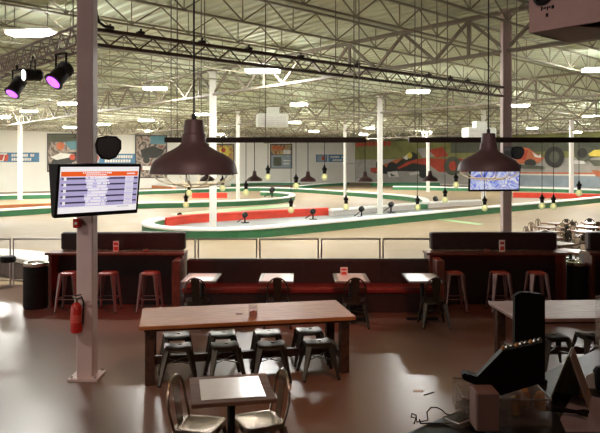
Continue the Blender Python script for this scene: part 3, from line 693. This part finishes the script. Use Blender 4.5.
shapes = [([(372,169),(380,166),(394,161),(408,156),(413,152),(418,154),(420,164),(430,163),(428,172),(400,171),(388,174),(374,173)],'ink_black'),
 ([(384,165),(396,159.5),(404,158),(398,163),(388,168)],'ink_orange'),([(371,168),(380,167),(381,172),(372,172.5)],'ink_red'),(ell(379,165,2.4,4.5),'ink_black'),(ell(393,168,5.5,6),'ink_black'),
 ([(388,172),(398,171),(400,177),(390,177)],'ink_white'),([(391,173),(397,176),(392,176.5)],'ink_dark'),
 ([(398,168),(408,162),(418,159),(428,158),(445,159),(458,158),(470,160),(474,166),(470,172),(440,172),(432,166),(414,163),(400,169)],'ink_red'),
 (ell(425,172,6,6.5),'ink_black'),(ell(454,166,9,9.5),'ink_dark'),(ell(454,166,4,5),'ink_red'),([(404,158),(410,153),(413,155),(408,160)],'ink_white'),(ell(411,155.5,2.6,3),'ink_yellow'),([(410,173),(420,171),(421,174),(412,175.5)],'ink_white'),
 ([(418,149),(432,147),(436,156),(424,158)],'ink_road'),([(430,150),(444,147),(450,156),(438,158)],'ink_red'),
 ([(500,152),(515,147),(530,148),(538,154),(546,158),(540,163),(520,164),(500,160)],'ink_orange'),([(520,150),(530,150),(527,160),(521,160)],'ink_red'),([(534,152),(540,156),(542,154),(543,158),(536,157)],'ink_white'),
 (ell(556,157,10,10.5),'ink_black'),(ell(556,157,5,6),'ink_dark'),(ell(532,163,6,4),'ink_black'),
 (ell(585,153,9,8.5),'ink_dark'),(ell(584,153,5,5),'ink_black'),([(590,154),(596,150),(620,149),(620,156),(592,156.5)],'ink_yellow'),([(574,160),(586,161),(588,164),(574,164)],'ink_white'),([(593,170),(620,172),(620,180),(598,176)],'ink_orange'),
 ([(590,160),(620,160),(620,166),(596,166)],'ink_dark'),([(500,163),(545,166),(545,169),(500,168)],'ink_dark')]
for i, (q_, m_) in enumerate(shapes): ms(q_, m_, 3+i)
tag(b.build('wall_mural', None, c), 'huge mural of open wheel race cars covering the right wall', 'mural')
# pale pipe rail along top of right wall
b = MB(); b.bar(AB(.3,0,6.6), AB(.3,86,6.6), .12,.12,'white_steel'); struct(b.build('trim_2'))

# ---------------- railing in front of the track
RY = 14.72; pw = 61.6*RY/F; X0 = (13.5-300)/F*RY
proto = thing('railing_panel', None, 'railing', (X0, RY, 0), 0, 'metal railing panels along the track')
b = MB(); z1 = 1.05
b.tube([(0,0,z1),(pw-.06,0,z1)], .022, 'rail_metal', 8); b.build('top_rail', proto)
b = MB(); b.tube([(0,0,.10),(pw-.06,0,.10)], .02, 'rail_metal', 8); b.build('bottom_rail', proto)
for x in (.0, pw-.075): b = MB(); b.tube([(x,0,.0),(x,0,z1)], .019, 'rail_metal', 8); b.lathe([(.045,0),(.045,.012)],'rail_metal',12,(x,0,0)); b.build('post', proto)
names = {-2:'leftmost','-1':''}
idx = list(range(-1, 8)); proto['label'] = 'railing panel starting left of the left bin and running behind it'
lab = {-1:'railing panel cut by the left picture edge', 1:'railing panel mostly hidden behind the left high counter', 2:'railing panel hidden behind the right half of the left high counter', 3:'railing panel behind the first booth table from the left', 4:'railing panel behind the gap between the second and third booth tables',
       5:'railing panel behind the third booth table', 6:'railing panel ending at the right high counter', 7:'railing panel hidden behind the right high counter'}
for k in idx:
    if k == 0: continue
    dup(proto, (X0+k*pw, RY, 0), 0, lab[k])

# ---------------- high counters with tall upholstered backs
def counter(px0, px1, label, endL=True, endR=True):
    d = 12.22; x0 = (px0-300)/F*d; x1 = (px1-300)/F*d; w = x1-x0
    t = thing('bar_counter', label, 'high counter', (x0, d, 0))
    b = MB(); b.box(-.06,0,1.025, w+.04,.42,1.07,'counter_wood',.006); b.build('ledge', t)
    b = MB(); b.box(.1,.40,1.07, w-.02,.60,1.42,'vinyl_dark',.03)
    n = 3; b.build('backrest', t)
    b = MB(); b.box(0,.40,0, w,.60,1.03,'laminate_black'); b.build('base_panel', t)
    for i, x in enumerate((0, w-.06)):
        b = MB(); b.box(x,.04,0,x+.06,.40,1.025,'counter_side'); b.build('side_panel', t)
    b = MB(); b.box(.1,.30,1.005, w-.1,.33,1.022,'led_red'); o = b.build('led_strip', t); o['label'] = 'glowing red strip'
    return t
mat('led_red', (1, .04, .02), .4, emit=1.2, var=.0)
counter(47.5, 182, 'high counter with a tall dark back and red stools, left of the booth tables')
counter(430, 567, 'high counter with a tall dark back, right of the booth tables')
counter(593, 700, 'high counter cut by the right picture edge beyond the right bin')
# banquette
xL, xR = (186-300)/F*12.3, (431-300)/F*12.3
t = thing('booth_bench', 'long dark red upholstered bench behind the four white-topped tables', 'bench', (xL, 11.85, 0)); w = xR-xL
b = MB(); b.box(0,.0,.36, w,.56,.47,'vinyl_red',.03); b.build('seat', t)
b = MB(); b.box(0,.50,.40, w,.66,.935,'vinyl_dark',.04)
for k in range(1,5): b.box(w*k/5-.006,.490,.5, w*k/5+.006,.505,.92,'laminate_black')
b.build('backrest', t)
b = MB(); b.box(.02,.06,0, w-.02,.6,.36,'vinyl_dark'); b.build('base', t)
for s_, lb in ((xL-.19,'left'), (xR+.02,'right')):
    o = MB().box(0,0,0,.15,.5,.97,'counter_side',.01).build('end_panel', t, (s_-xL, .02, 0))

# ---------------- metal stools and chairs
def tap_leg(b, x0, y0, z0, x1, y1, z1, w0, w1, m): b.bar((x0,y0,z0),(x1,y1,z1), w0, w0*.7, m, up=(x1,y1,0), w2=w1, h2=w1*.7)
def stool(name, h, sw, m, ms_, label, group, saddle=True):
    t = thing(name, label, 'stool', (0,0,0), 0, group)
    n = 8; vs = []; fs = []; q = sw/2
    for j in range(n+1):
        for i in range(n+1):
            a = -1+2*i/n; c_ = -1+2*j/n; rr = 1-.10*(abs(a)*abs(c_))**2
            z = h-.018+(.020*(a*a)*(1) if saddle else 0)-.006*c_*c_*(1 if saddle else 0)
            if max(abs(a),abs(c_)) > .99: z -= .012
            vs.append((a*q*rr, c_*q*rr, z))
    for j in range(n):
        for i in range(n):
            if (i, j) in ((4,4),) and saddle: continue
            k = j*(n+1)+i; fs.append((k,k+1,k+n+2,k+n+1))
    k0 = len(vs); ring = [i for i in range(n+1)]+[(j+1)*(n+1)-1 for j in range(1,n+1)]+[n*(n+1)+i for i in range(n-1,-1,-1)]+[j*(n+1) for j in range(n-1,0,-1)]
    for r_ in ring: x, y, z = vs[r_]; vs.append((x*1.04, y*1.04, h-.062))
    R = len(ring)
    for a in range(R): fs.append((ring[a], ring[(a+1)%R], k0+(a+1)%R, k0+a))
    b = MB(); b.add(vs, fs, ms_, True); b.build('seat', t)
    sp = q*1.32 if h < .6 else q*1.30
    for i in (-1,1):
        for j in (-1,1):
            b = MB(); b.bar((i*q*.80,j*q*.80,h-.045),(i*sp,j*sp,.012), .085,.045,m, up=(i,j,0), w2=.03,h2=.022)
            o = b.build('leg', t); b2 = MB(); b2.lathe([(.02,0),(.02,.02)],'black_plastic',8,(i*sp,j*sp,0)); b2.build('rubber_foot', o)
    b = MB(); zf = h*.33; e = q*.80+(sp-q*.80)*(1-zf/h)-.005
    if h > .6:
        for (a, c_) in (((-e,-e),(e,-e)),((e,-e),(e,e)),((e,e),(-e,e)),((-e,e),(-e,-e))): b.bar((a[0],a[1],zf),(c_[0],c_[1],zf),.022,.012,m)
    else:
        b.bar((-q*.95,-q*.95,h*.55),(q*.95,q*.95,h*.55),.02,.01,m); b.bar((q*.95,-q*.95,h*.55-.012),(-q*.95,q*.95,h*.55-.012),.02,.01,m)
    b.build('footrest' if h > .6 else 'cross_brace', t)
    return t
bs = stool('bar_stool', .76, .31, 'pink_metal', 'seat_wood', 'red seated bar stool left of the mauve column at the left high counter', 'tall stools at the high counters', False)
bs.location = (bx(69.5,12.06), 12.06, 0)
for px, lb in ((108,'red seated bar stool just right of the mauve column'),(150,'red seated bar stool at the right end of the left high counter'),(454,'bar stool at the left end of the right high counter'),(500,'middle bar stool under the right high counter'),(537,'bar stool behind the black panel, at the right high counter')):
    dup(bs, (bx(px,12.06), 12.06, 0), 0, lb)
def chair(m, label, group):
    t = thing('metal_chair', label, 'chair', (0,0,0), 0, group)      # faces +y
    h = .455; q = .185
    b = MB(); n = 6; vs = []; fs = []
    out = [(-q*.95,-q*.9),(-q*.6,-q*1.03),(q*.6,-q*1.03),(q*.95,-q*.9),(q*1.08,q*.6),(q*1.02,q*.97),(q*.8,q*1.05),(-q*.8,q*1.05),(-q*1.02,q*.97),(-q*1.08,q*.6)]
    k = len(out); prof = [(.80,h-.012),(.93,h-.004),(1,h-.010),(1.02,h-.06)]
    for s_, z in prof: vs += [(x*s_, y*s_, z) for x, y in out]
    for r_ in range(3):
        for a in range(k): fs.append((r_*k+a, r_*k+(a+1)%k, (r_+1)*k+(a+1)%k, (r_+1)*k+a))
    fs.append(tuple(range(k-1,-1,-1)))
    b.add(vs, fs, m, True); b.build('seat', t)
    for i in (-1,1):
        for j in (-1,1):
            b = MB(); b.bar((i*q*.85,j*q*.85,h-.05),(i*q*1.22,j*q*(1.2 if j>0 else 1.35),.012),.078,.04,m,up=(i,j,0),w2=.028,h2=.02)
            o = b.build('leg', t); b2 = MB(); b2.lathe([(.018,0),(.018,.02)],'black_plastic',8,(i*q*1.22,j*q*(1.2 if j>0 else 1.35),0)); b2.build('rubber_foot', o)
    pts = []
    for k_ in range(21):
        th = PI*k_/20; x = -.178*math.cos(th); z = .60+.255*math.sin(th)**.8 if 0 < k_ < 20 else .60; pts.append((x, -.19-.045*(z-.45)/.4, z))
    pts = [(-.165,-.165,.44),(-.175,-.185,.52)]+pts+[(.175,-.185,.52),(.165,-.165,.44)]
    b = MB(); b.tube(pts, .012, m, 8); b.build('back_frame', t)
    b = MB(); b.prism([(-.055,-.175,.44),(.055,-.175,.44),(.075,-.225,.845),(-.075,-.225,.845)], (0,-.006,0), m); b.build('splat', t)
    b = MB(); b.bar((-q,-q,.26),(q,q,.26),.018,.01,m); b.bar((q,-q,.248),(-q,q,.248),.018,.01,m); b.build('cross_brace', t)
    return t
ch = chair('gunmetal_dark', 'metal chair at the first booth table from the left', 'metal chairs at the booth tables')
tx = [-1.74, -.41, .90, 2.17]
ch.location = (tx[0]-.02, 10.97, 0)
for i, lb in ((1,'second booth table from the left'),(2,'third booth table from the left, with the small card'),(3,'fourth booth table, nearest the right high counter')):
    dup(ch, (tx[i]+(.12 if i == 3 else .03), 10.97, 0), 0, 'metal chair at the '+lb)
# booth tables
def two_top(label, sx, sy, border, m_b, group=None):
    t = thing('cafe_table', label, 'table', (0,0,0), 0, group)
    b = MB(); b.box(-sx/2,-sy/2,.725, sx/2,sy/2,.76,m_b,.005); b.build('tabletop', t)
    b = MB(); b.box(-sx/2+border[0],-sy/2+border[1],.7595, sx/2-border[0],sy/2-border[1],.7625,'laminate_white'); o = b.build('inlay', t); o['label'] = 'white laminate inlay'
    b = MB(); b.tube([(0,0,.02),(0,0,.72)], .038, 'black_metal', 14); b.build('pedestal', t)
    b = MB(); b.bar((-.28,0,.025),(.28,0,.025),.06,.03,'black_metal'); b.bar((0,-.28,.025),(0,.28,.025),.06,.03,'black_metal'); b.box(-.2,-.2,.7,.2,.2,.725,'black_metal'); b.build('base', t)
    return t
tb = two_top('', .60, .82, (.07,.03), 'laminate_grey', 'white topped tables along the bench')
tb.location = (tx[0], 11.36, 0); tb['label'] = 'white topped table at the left end of the bench'
for i, lb in ((1,'second white topped table from the left along the bench'),(2,'white topped table with the small red card on it'),(3,'white topped table at the right end of the bench')): dup(tb, (tx[i], 11.36, 0), 0, lb)
# foreground table + two chairs
r12 = math.radians(11)
ft = two_top('small square table with a pale inlay and brown wood border in the foreground', .72, .70, (.085,.085), 'border_wood'); ft.location = (-.615, 5.72, 0); ft.rotation_euler = (0,0,r12)
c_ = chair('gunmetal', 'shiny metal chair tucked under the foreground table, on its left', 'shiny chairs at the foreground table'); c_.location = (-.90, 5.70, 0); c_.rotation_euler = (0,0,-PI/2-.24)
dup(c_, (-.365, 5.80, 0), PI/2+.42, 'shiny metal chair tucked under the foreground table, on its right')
# communal tables
def big_table(name, label, BLc, BRc, FRc, FLc, m):
    c = (BLc+BRc+FRc+FLc)/4; ex = ((BRc-BLc)+(FRc-FLc)).normalized(); w = ((BRc-BLc).length+(FRc-FLc).length)/2; dp = ((FLc-BLc).length+(FRc-BRc).length)/2
    t = thing(name, label, 'table', (c.x, c.y, 0), math.atan2(ex.y, ex.x))
    b = MB(); b.box(-w/2,-dp/2,.71, w/2,dp/2,.76,m,.006); b.build('tabletop', t)
    b = MB(); b.box(-w/2+.06,-dp/2+.06,.675, w/2-.06,-dp/2+.10,.71,'dark_wood'); b.box(-w/2+.06,dp/2-.10,.675, w/2-.06,dp/2-.06,.70,'dark_wood'); b.box(-w/2+.06,-dp/2+.1,.675,-w/2+.1,dp/2-.1,.70,'dark_wood'); b.box(w/2-.1,-dp/2+.1,.675,w/2-.06,dp/2-.1,.70,'dark_wood'); b.build('apron', t)
    for i in (-1,1):
        for j in (-1,1):
            b = MB(); x = i*(w/2-.13); y = j*(dp/2-.13); b.box(x-.06,y-.06,0,x+.06,y+.06,.70,'dark_wood',.006); b.build('leg', t)
    b = MB(); b.box(-w/2+.13,-.04,.14, w/2-.13,.04,.24,'dark_wood')
    for i in (-1,1): x = i*(w/2-.13); b.box(x-.03,-dp/2+.19,.14,x+.03,dp/2-.19,.24,'dark_wood')
    b.build('stretcher', t); return t, c, ex, w, dp
bt, bc, bex, bw, bdp = big_table('communal_table', 'long brown plank table with thick dark legs and metal stools beneath it', P(142.5,308,.76), P(336.7,300,.76), P(355.3,316.3,.76), P(139,327,.76), 'table_wood')
big_table('communal_table', 'long plank table at the right edge behind the black bar items', P(492,301,.76), P(492,301,.76)+Vector((2.7,.15,0)), P(513,319,.76)+Vector((2.72,.15,0)), P(513,319,.76), 'table_wood_pale')
ls = stool('low_stool', .46, .345, 'gunmetal_dark', 'gunmetal_dark', 'first low stool from the left on the near side of the communal table', 'low metal stools under the communal table')
near = [(178,344),(225,343),(271,342),(318,340)]; far = [(176,334),(222,332.5),(267,331),(309,329)]
words = ['first', 'second', 'third', 'fourth']
for i, (px, py) in enumerate(near):
    p = P(px, py, .46); p.z = 0
    if i == 0: ls.location = p; ls.rotation_euler = (0,0,.2)
    else: dup(ls, p, .2+random.uniform(-.12,.12), words[i]+' low stool from the left on the near side of the communal table')
for i, (px, py) in enumerate(far):
    p = P(px, py, .46); p.z = 0; p.y += .06; dup(ls, p, .2+random.uniform(-.12,.12), words[i]+' low stool from the left on the far side of the communal table')
for px, py, lb in ((553,334,'low stool under the right plank table, left of the grey tent sign'),(592,333,'low stool under the right plank table, by the clear stand')):
    p = P(px, py, .46); p.z = 0; dup(ls, p, .1, lb, 'low metal stools under the right table')

# bins
def bin_(px, d, label, hgt=.88, r=.23):
    t = thing('waste_bin', label, 'bin', (bx(px,d), d, 0))
    b = MB(); b.lathe([(r*.94,0),(r*.96,.02),(r,.05),(r,hgt-.06)],'black_plastic',32); b.build('body', t)
    b = MB(); b.lathe([(r*1.0,hgt-.07),(r*1.03,hgt-.055),(r*1.03,hgt-.01),(r*.97,hgt),(r*.80,hgt),(r*.78,hgt-.03),(r*.7,hgt-.05)],'chrome',32,cap=False); b.build('rim', t)
    b = MB(); b.lathe([(.002,hgt-.058),(r*.78,hgt-.055)],'black_plastic',32,cap=False); b.build('liner', t)
bin_(35.8, 12.35, 'black round waste bin with a metal rim at the left counter')
bin_(577.5, 12.6, 'black round waste bin with a metal rim between the two right counters', .86)

# small table cards
def card(p, label, w=.10, h=.15, rz=0):
    t = thing('table_card', label, 'menu card', p, rz, None)
    b = MB(); b.box(-w/2,-.03,0,w/2,.03,.012,'card_white'); b.box(-w/2,-.008,.012,w/2,.008,h,'card_white'); b.build('holder', t)
    b = MB(); b.box(-w*.36,-.0095,.02,w*.36,-.008,h*.45,'card_red'); b.box(-w*.36,-.0095,h*.62,w*.36,-.008,h*.85,'card_red'); b.build('card_print', t)
card((bx(116,12.45),12.45,1.07),'red and white card on the left high counter', .11,.20)
card((bx(502,12.45),12.45,1.07),'red and white card on the right high counter', .11,.22)
card((bx(344,11.5),11.5,.763),'small red card on the third white topped table', .13,.15)
for px, lb in ((146,'left'),(487,'right')):
    b = MB(); b.box(-.05,-.05,0,.05,.05,.05,'seat_wood',.01); b.box(-.035,-.035,.05,.035,.035,.055,'black_plastic'); tag(b.build('ash_box', None, (bx(px,12.42),12.42,1.07)), 'small square dish on the %s high counter' % lb, 'dish')
p = P(253,316,.76); t = thing('condiment_caddy', 'small clear caddy with red packets on the communal table', 'caddy', p, .2)
b = MB(); b.box(-.055,-.055,0,.055,.055,.01,'acrylic'); b.box(-.055,-.055,.01,-.051,.055,.15,'acrylic'); b.box(.051,-.055,.01,.055,.055,.15,'acrylic'); b.box(-.051,.051,.01,.051,.055,.15,'acrylic'); b.box(-.051,-.055,.01,.051,-.051,.15,'acrylic'); b.build('clear_box', t)
b = MB()
for k in range(5): b.box(-.045+k*.019,-.04,.01,-.031+k*.019,.04,.07+.006*(k%3),'card_red' if k%2 else 'seat_wood')
b.build('packets', t)
b = MB(); b.box(-.045,-.02,0,.045,.02,.012,'seat_wood',.004); tag(b.build('coaster', None, P(239,314,.76)), 'thin dark coaster left of the clear caddy', 'coaster')
# floor litter
b = MB(); b.prism([(-.07,-.03,0),(.05,-.045,0),(.08,.02,0),(-.03,.05,0)], (0,0,.004), 'card_white'); tag(b.build('paper_scrap', None, P(418,391)), 'white paper scrap on the bar floor', 'litter')
b = MB(); b.tube([(-.07,-.05,.006),(.07,.05,.006)], .006, 'black_plastic', 6); tag(b.build('drinking_straw', None, P(429,394)), 'dark straw on the floor right of the paper scrap', 'litter')

# seating area far right beyond the bin
random.seed(4)
sc = None; n = 0
spots = [(6.3,14.9),(7.5,15.1),(8.7,15.0),(6.6,16.3),(7.8,16.5),(9.0,16.4),(6.9,17.8),(8.1,17.9),(9.3,17.8),(7.4,19.2),(8.6,19.3),(9.8,19.2),(8.0,20.6),(9.3,20.7),(8.8,22.0),(10.1,22.0)]
tabs = []
sm = None
word = ['nearest the right bin','behind the nearest one','against the track floor','right of the middle one','by the picture edge','in the middle of the terrace','right of the middle of the terrace','farthest right','farthest back']
for i, (x, y) in enumerate(spots):
    a0 = random.uniform(0,PI)
    if sm is None: sm = dup(ft, (x,y,0), a0, 'small square table in the crowded seating beyond the right bin', 'tables beyond the right bin')
    else: dup(ft, (x,y,0), a0, 'small square table in the crowded seating beyond the right bin', 'tables beyond the right bin')
    for k in range(3):
        a = a0+k*PI/2; dd = .46
        dup(ch if (k+i)%3 == 0 else c_, (x+dd*math.sin(a), y-dd*math.cos(a), 0), a, 'metal chair in the crowded seating beyond the right bin', 'chairs beyond the right bin')
b = MB(); b.prism([(5.6,14.72,0),(13,14.72,0),(13,24,0),(9.6,22.6,0),(7.2,20.2,0),(5.6,16.6,0)], (0,0,.005), 'bar_floor'); struct(b.build('floor.002'))

# ---------------- near bar at the lower right
ed = Vector((.744,.668,0)); pn_ = Vector((.668,-.744,0)); E0 = Vector((.25,1.55,0))
ZB = 2.10
t = thing('service_bar', 'dark service bar top in the lower right corner', 'bar', (E0.x, E0.y, 0), math.atan2(ed.y, ed.x))
b = MB(); b.box(-1.0,-.62,ZB-.05, 3.0,0,ZB,'laminate_black',.006); b.build('bar_top', t)
b = MB(); b.box(-.95,-.56,0, 2.95,-.06,ZB-.05,'laminate_black'); b.build('bar_front', t)
def onbar(x, y, z=ZB): return P(x, y, z)
# clear organiser
p = onbar(505,424); t = thing('clear_organiser', 'clear acrylic organiser tray holding napkins, under the black caddy', 'organiser', p, -.06)
b = MB(); W2, D2, H2 = .215, .13, .07
b.box(-W2/2,-.02,0,W2/2,D2,.006,'acrylic')
for k in range(5): x = -W2/2+k*(W2-.004)/4; b.box(x,-.02,.006,x+.004,D2,H2,'acrylic')
for k in range(4): y = -.02+k*(D2+.016)/3; b.box(-W2/2,y,.006,W2/2,y+.004,H2,'acrylic')
b.build('tray_dividers', t)
b = MB(); r_ = .0025
for z in (H2,): b.tube([(-W2/2,-.02,z),(W2/2,-.02,z),(W2/2,D2,z),(-W2/2,D2,z)], r_, 'chrome', 6, True)
b.build('bright_rim', t)
o = MB().box(-.03,-.03,0,.028,.03,.095,'napkin',.004).build('napkin_stack', None, onbar(486,432)+Vector((0,.012,.007))); tag(o, 'pale pink stack of napkins at the front of the clear organiser', 'napkins')
for q_, (px, py) in enumerate(((524,400),(516,410),(540,405))):
    o = MB().lathe([(.008,0),(.014,.004),(.015,.03),(.010,.045),(.004,.05)],'amber',12).build('amber_cup', None, onbar(px,py+8)+Vector((0,0,.008))); tag(o, ('left','lowest','right')[q_]+' of three small amber cups in the clear organiser', 'cup', 'amber cups')
# black wedge caddy
t = thing('black_caddy', 'black wedge shaped caddy with glinting glass bits along its top, on the bar', 'caddy', (0,0,0)); dd = 1.60
base = D(503,395,dd); t.location = base
poly = [(463,375.5),(469,374.5),(477,377),(502,351.5),(543,342.5),(544,382.5),(501,395.5),(478,386),(463.5,380)]
b = MB(); b.prism([D(x,y,dd)-base for x,y in poly], (.006,.03,-.0), 'black_plastic'); b.build('body', t)
b = MB(); a0 = D(465,376.5,dd-.006)-base; b.tube([a0,a0+Vector((.006,.03,0))],.008,'black_plastic',8); b.build('front_lip', t)
for k in range(9):
    q_ = D(503+k*4.6, 349.5-k*1.0, dd+.02+.006*(k%3))-base; o = MB().lathe([(.005,-.01),(.006,.004),(.003,.010)], 'chrome' if k%3 else 'amber', 8).build('glint_bit', t, q_)  # bright bits added as glints along the caddy top
# black upright panel
t = thing('payment_terminal', 'black upright terminal seen from behind, standing behind the caddy', 'terminal', onbar(530,383)+Vector((.0,.0,0)))
dd = t.location.y; w2 = 15*dd/F; ht = (383-292)*dd/F
b = MB(); b.prism([(-w2,0,0),(w2,0,0),(w2,0,ht-.012),(w2-.012,0,ht-.006),(-w2+.02,0,ht+.0),(-w2,0,ht-.012)], (0,.02,0), 'black_plastic'); b.build('casing', t)
b = MB(); b.box(-.05,-.01,0,.05,.09,.012,'black_plastic',.003); b.bar((0,.055,.01),(0,.02,ht*.5),.03,.01,'black_plastic'); b.build('stand', t)
# tent sign
p = onbar(571,400); t = thing('tent_sign', 'folded grey green tent sign standing on the bar', 'tent card', p, math.radians(62))
b = MB(); b.prism([(-.055,-.05,0),(.045,-.05,0),(.045,-.004,.135),(-.055,-.004,.135)], (0,.003,0), 'tent_tan'); b.build('front_panel', t)
b = MB(); b.prism([(-.055,.05,0),(.045,.05,0),(.045,.001,.135),(-.055,.001,.135)], (0,.003,0), 'tent_green'); b.build('back_panel', t)
b = MB(); b.prism([(.045,-.05,0),(.045,.05,0),(.045,0,.133)], (.002,0,0), 'tent_green'); b.build('side_gusset', t)
# papers, tool, oddments
b = MB(); b.prism([onbar(x,y)-onbar(580,415) for x,y in ((574,393),(603,400),(640,433),(566,433),(560,420))], (0,0,.003), 'paper'); tag(b.build('paper_sheet', None, onbar(580,415)), 'lavender white sheet of paper lying on the bar by the tent sign', 'paper')
p = onbar(566,416)+Vector((0,0,.012)); t = thing('bottle_opener', 'dark handled bar tool lying across the paper sheet', 'bar tool', p, math.radians(-22))
b = MB(); b.tube([(-.055,0,0),(-.02,0,.003),(.03,0,.002)], [.006,.007,.005], 'black_plastic', 8); b.build('handle', t)
b = MB(); b.tube([(.025,0,.002),(.042,.014,.002),(.055,.012,.002)], .005, 'black_metal', 8); b.tube([(.025,0,.002),(.040,-.012,.002),(.052,-.012,.002)], .005, 'black_metal', 8); b.build('forked_tip', t)
b = MB(); b.prism([(-.014,-.008,0),(.012,-.010,0),(.016,.010,0),(-.006,.014,0)], (0,0,.022), 'amber'); tag(b.build('orange_packet', None, onbar(584,398)), 'small orange packet right of the tent sign', 'packet')
b = MB(); b.prism([(-.018,0,0),(.02,-.006,0),(.02,-.004,.05),(-.010,.002,.035)], (0,.004,0), 'card_white'); tag(b.build('white_card', None, onbar(590,388)), 'white card tilted beside the black cup', 'card')
p = onbar(601,388); b = MB(); b.lathe([(.018,0),(.02,.01),(.022,.05),(.014,.062),(.002,.064)],'black_plastic',18); tag(b.build('black_cup', None, p), 'black round topped cup cut by the right picture edge', 'cup')
p = P(620,352,ZB)+Vector((0,0,0)); t = thing('clear_stand', 'tall clear acrylic stand with shelves at the right picture edge', 'stand', p, .3)
b = MB(); b.box(-.06,-.05,0,-.056,.05,.19,'acrylic'); b.box(.056,-.05,0,.06,.05,.19,'acrylic'); b.box(-.06,.046,0,.06,.05,.19,'acrylic'); b.build('sides', t)
for z in (.0,.07,.09,.15): b = MB(); b.box(-.06,-.05,z,.06,.05,z+.004,'acrylic'); b.tube([(-.06,-.05,z+.002),(.06,-.05,z+.002)],.002,'chrome',5); b.build('shelf', t)
# glass trays and the wire holder at the bar edge
for k, (px, py, lb) in enumerate(((461,424,'flat glass tray nearest the wire holder'),(472,409,'flat glass tray left of the clear organiser'))):
    p = onbar(px,py); t = thing('glass_tray', lb+' on the bar', 'tray', p, math.radians(38))
    b = MB(); b.box(-.04,-.025,0,.04,.025,.004,'acrylic'); b.box(-.04,-.025,.004,.04,-.021,.018,'acrylic'); b.box(-.04,.021,.004,.04,.025,.018,'acrylic'); b.build('tray_body', t)
    b = MB(); b.tube([(-.04,-.025,.018),(.04,-.025,.018),(.04,.025,.018),(-.04,.025,.018)],.002,'chrome',5,True); b.build('bright_rim', t)
p = onbar(432,424); t = thing('wire_holder', 'thin bent wire menu holder at the bar edge', 'wire holder', p, 0)
pl = [(414,424),(416,418),(411,417),(412,413.5),(416,415),(417,422),(424,421),(428,420),(427,412),(431,407.5),(437,407.5),(442,410),(446,414),(450,415)]
b = MB(); b.tube([D(x,y,p.y)-p for x,y in pl], .0016, 'black_metal', 5); b.build('bent_wire', t)
b = MB(); b.tube([(-.03,0,.002),(.045,0,.002)],.002,'black_metal',5); b.tube([(-.028,0,.002),(-.032,0,.012)],.002,'black_metal',5); b.build('foot_wire', t)
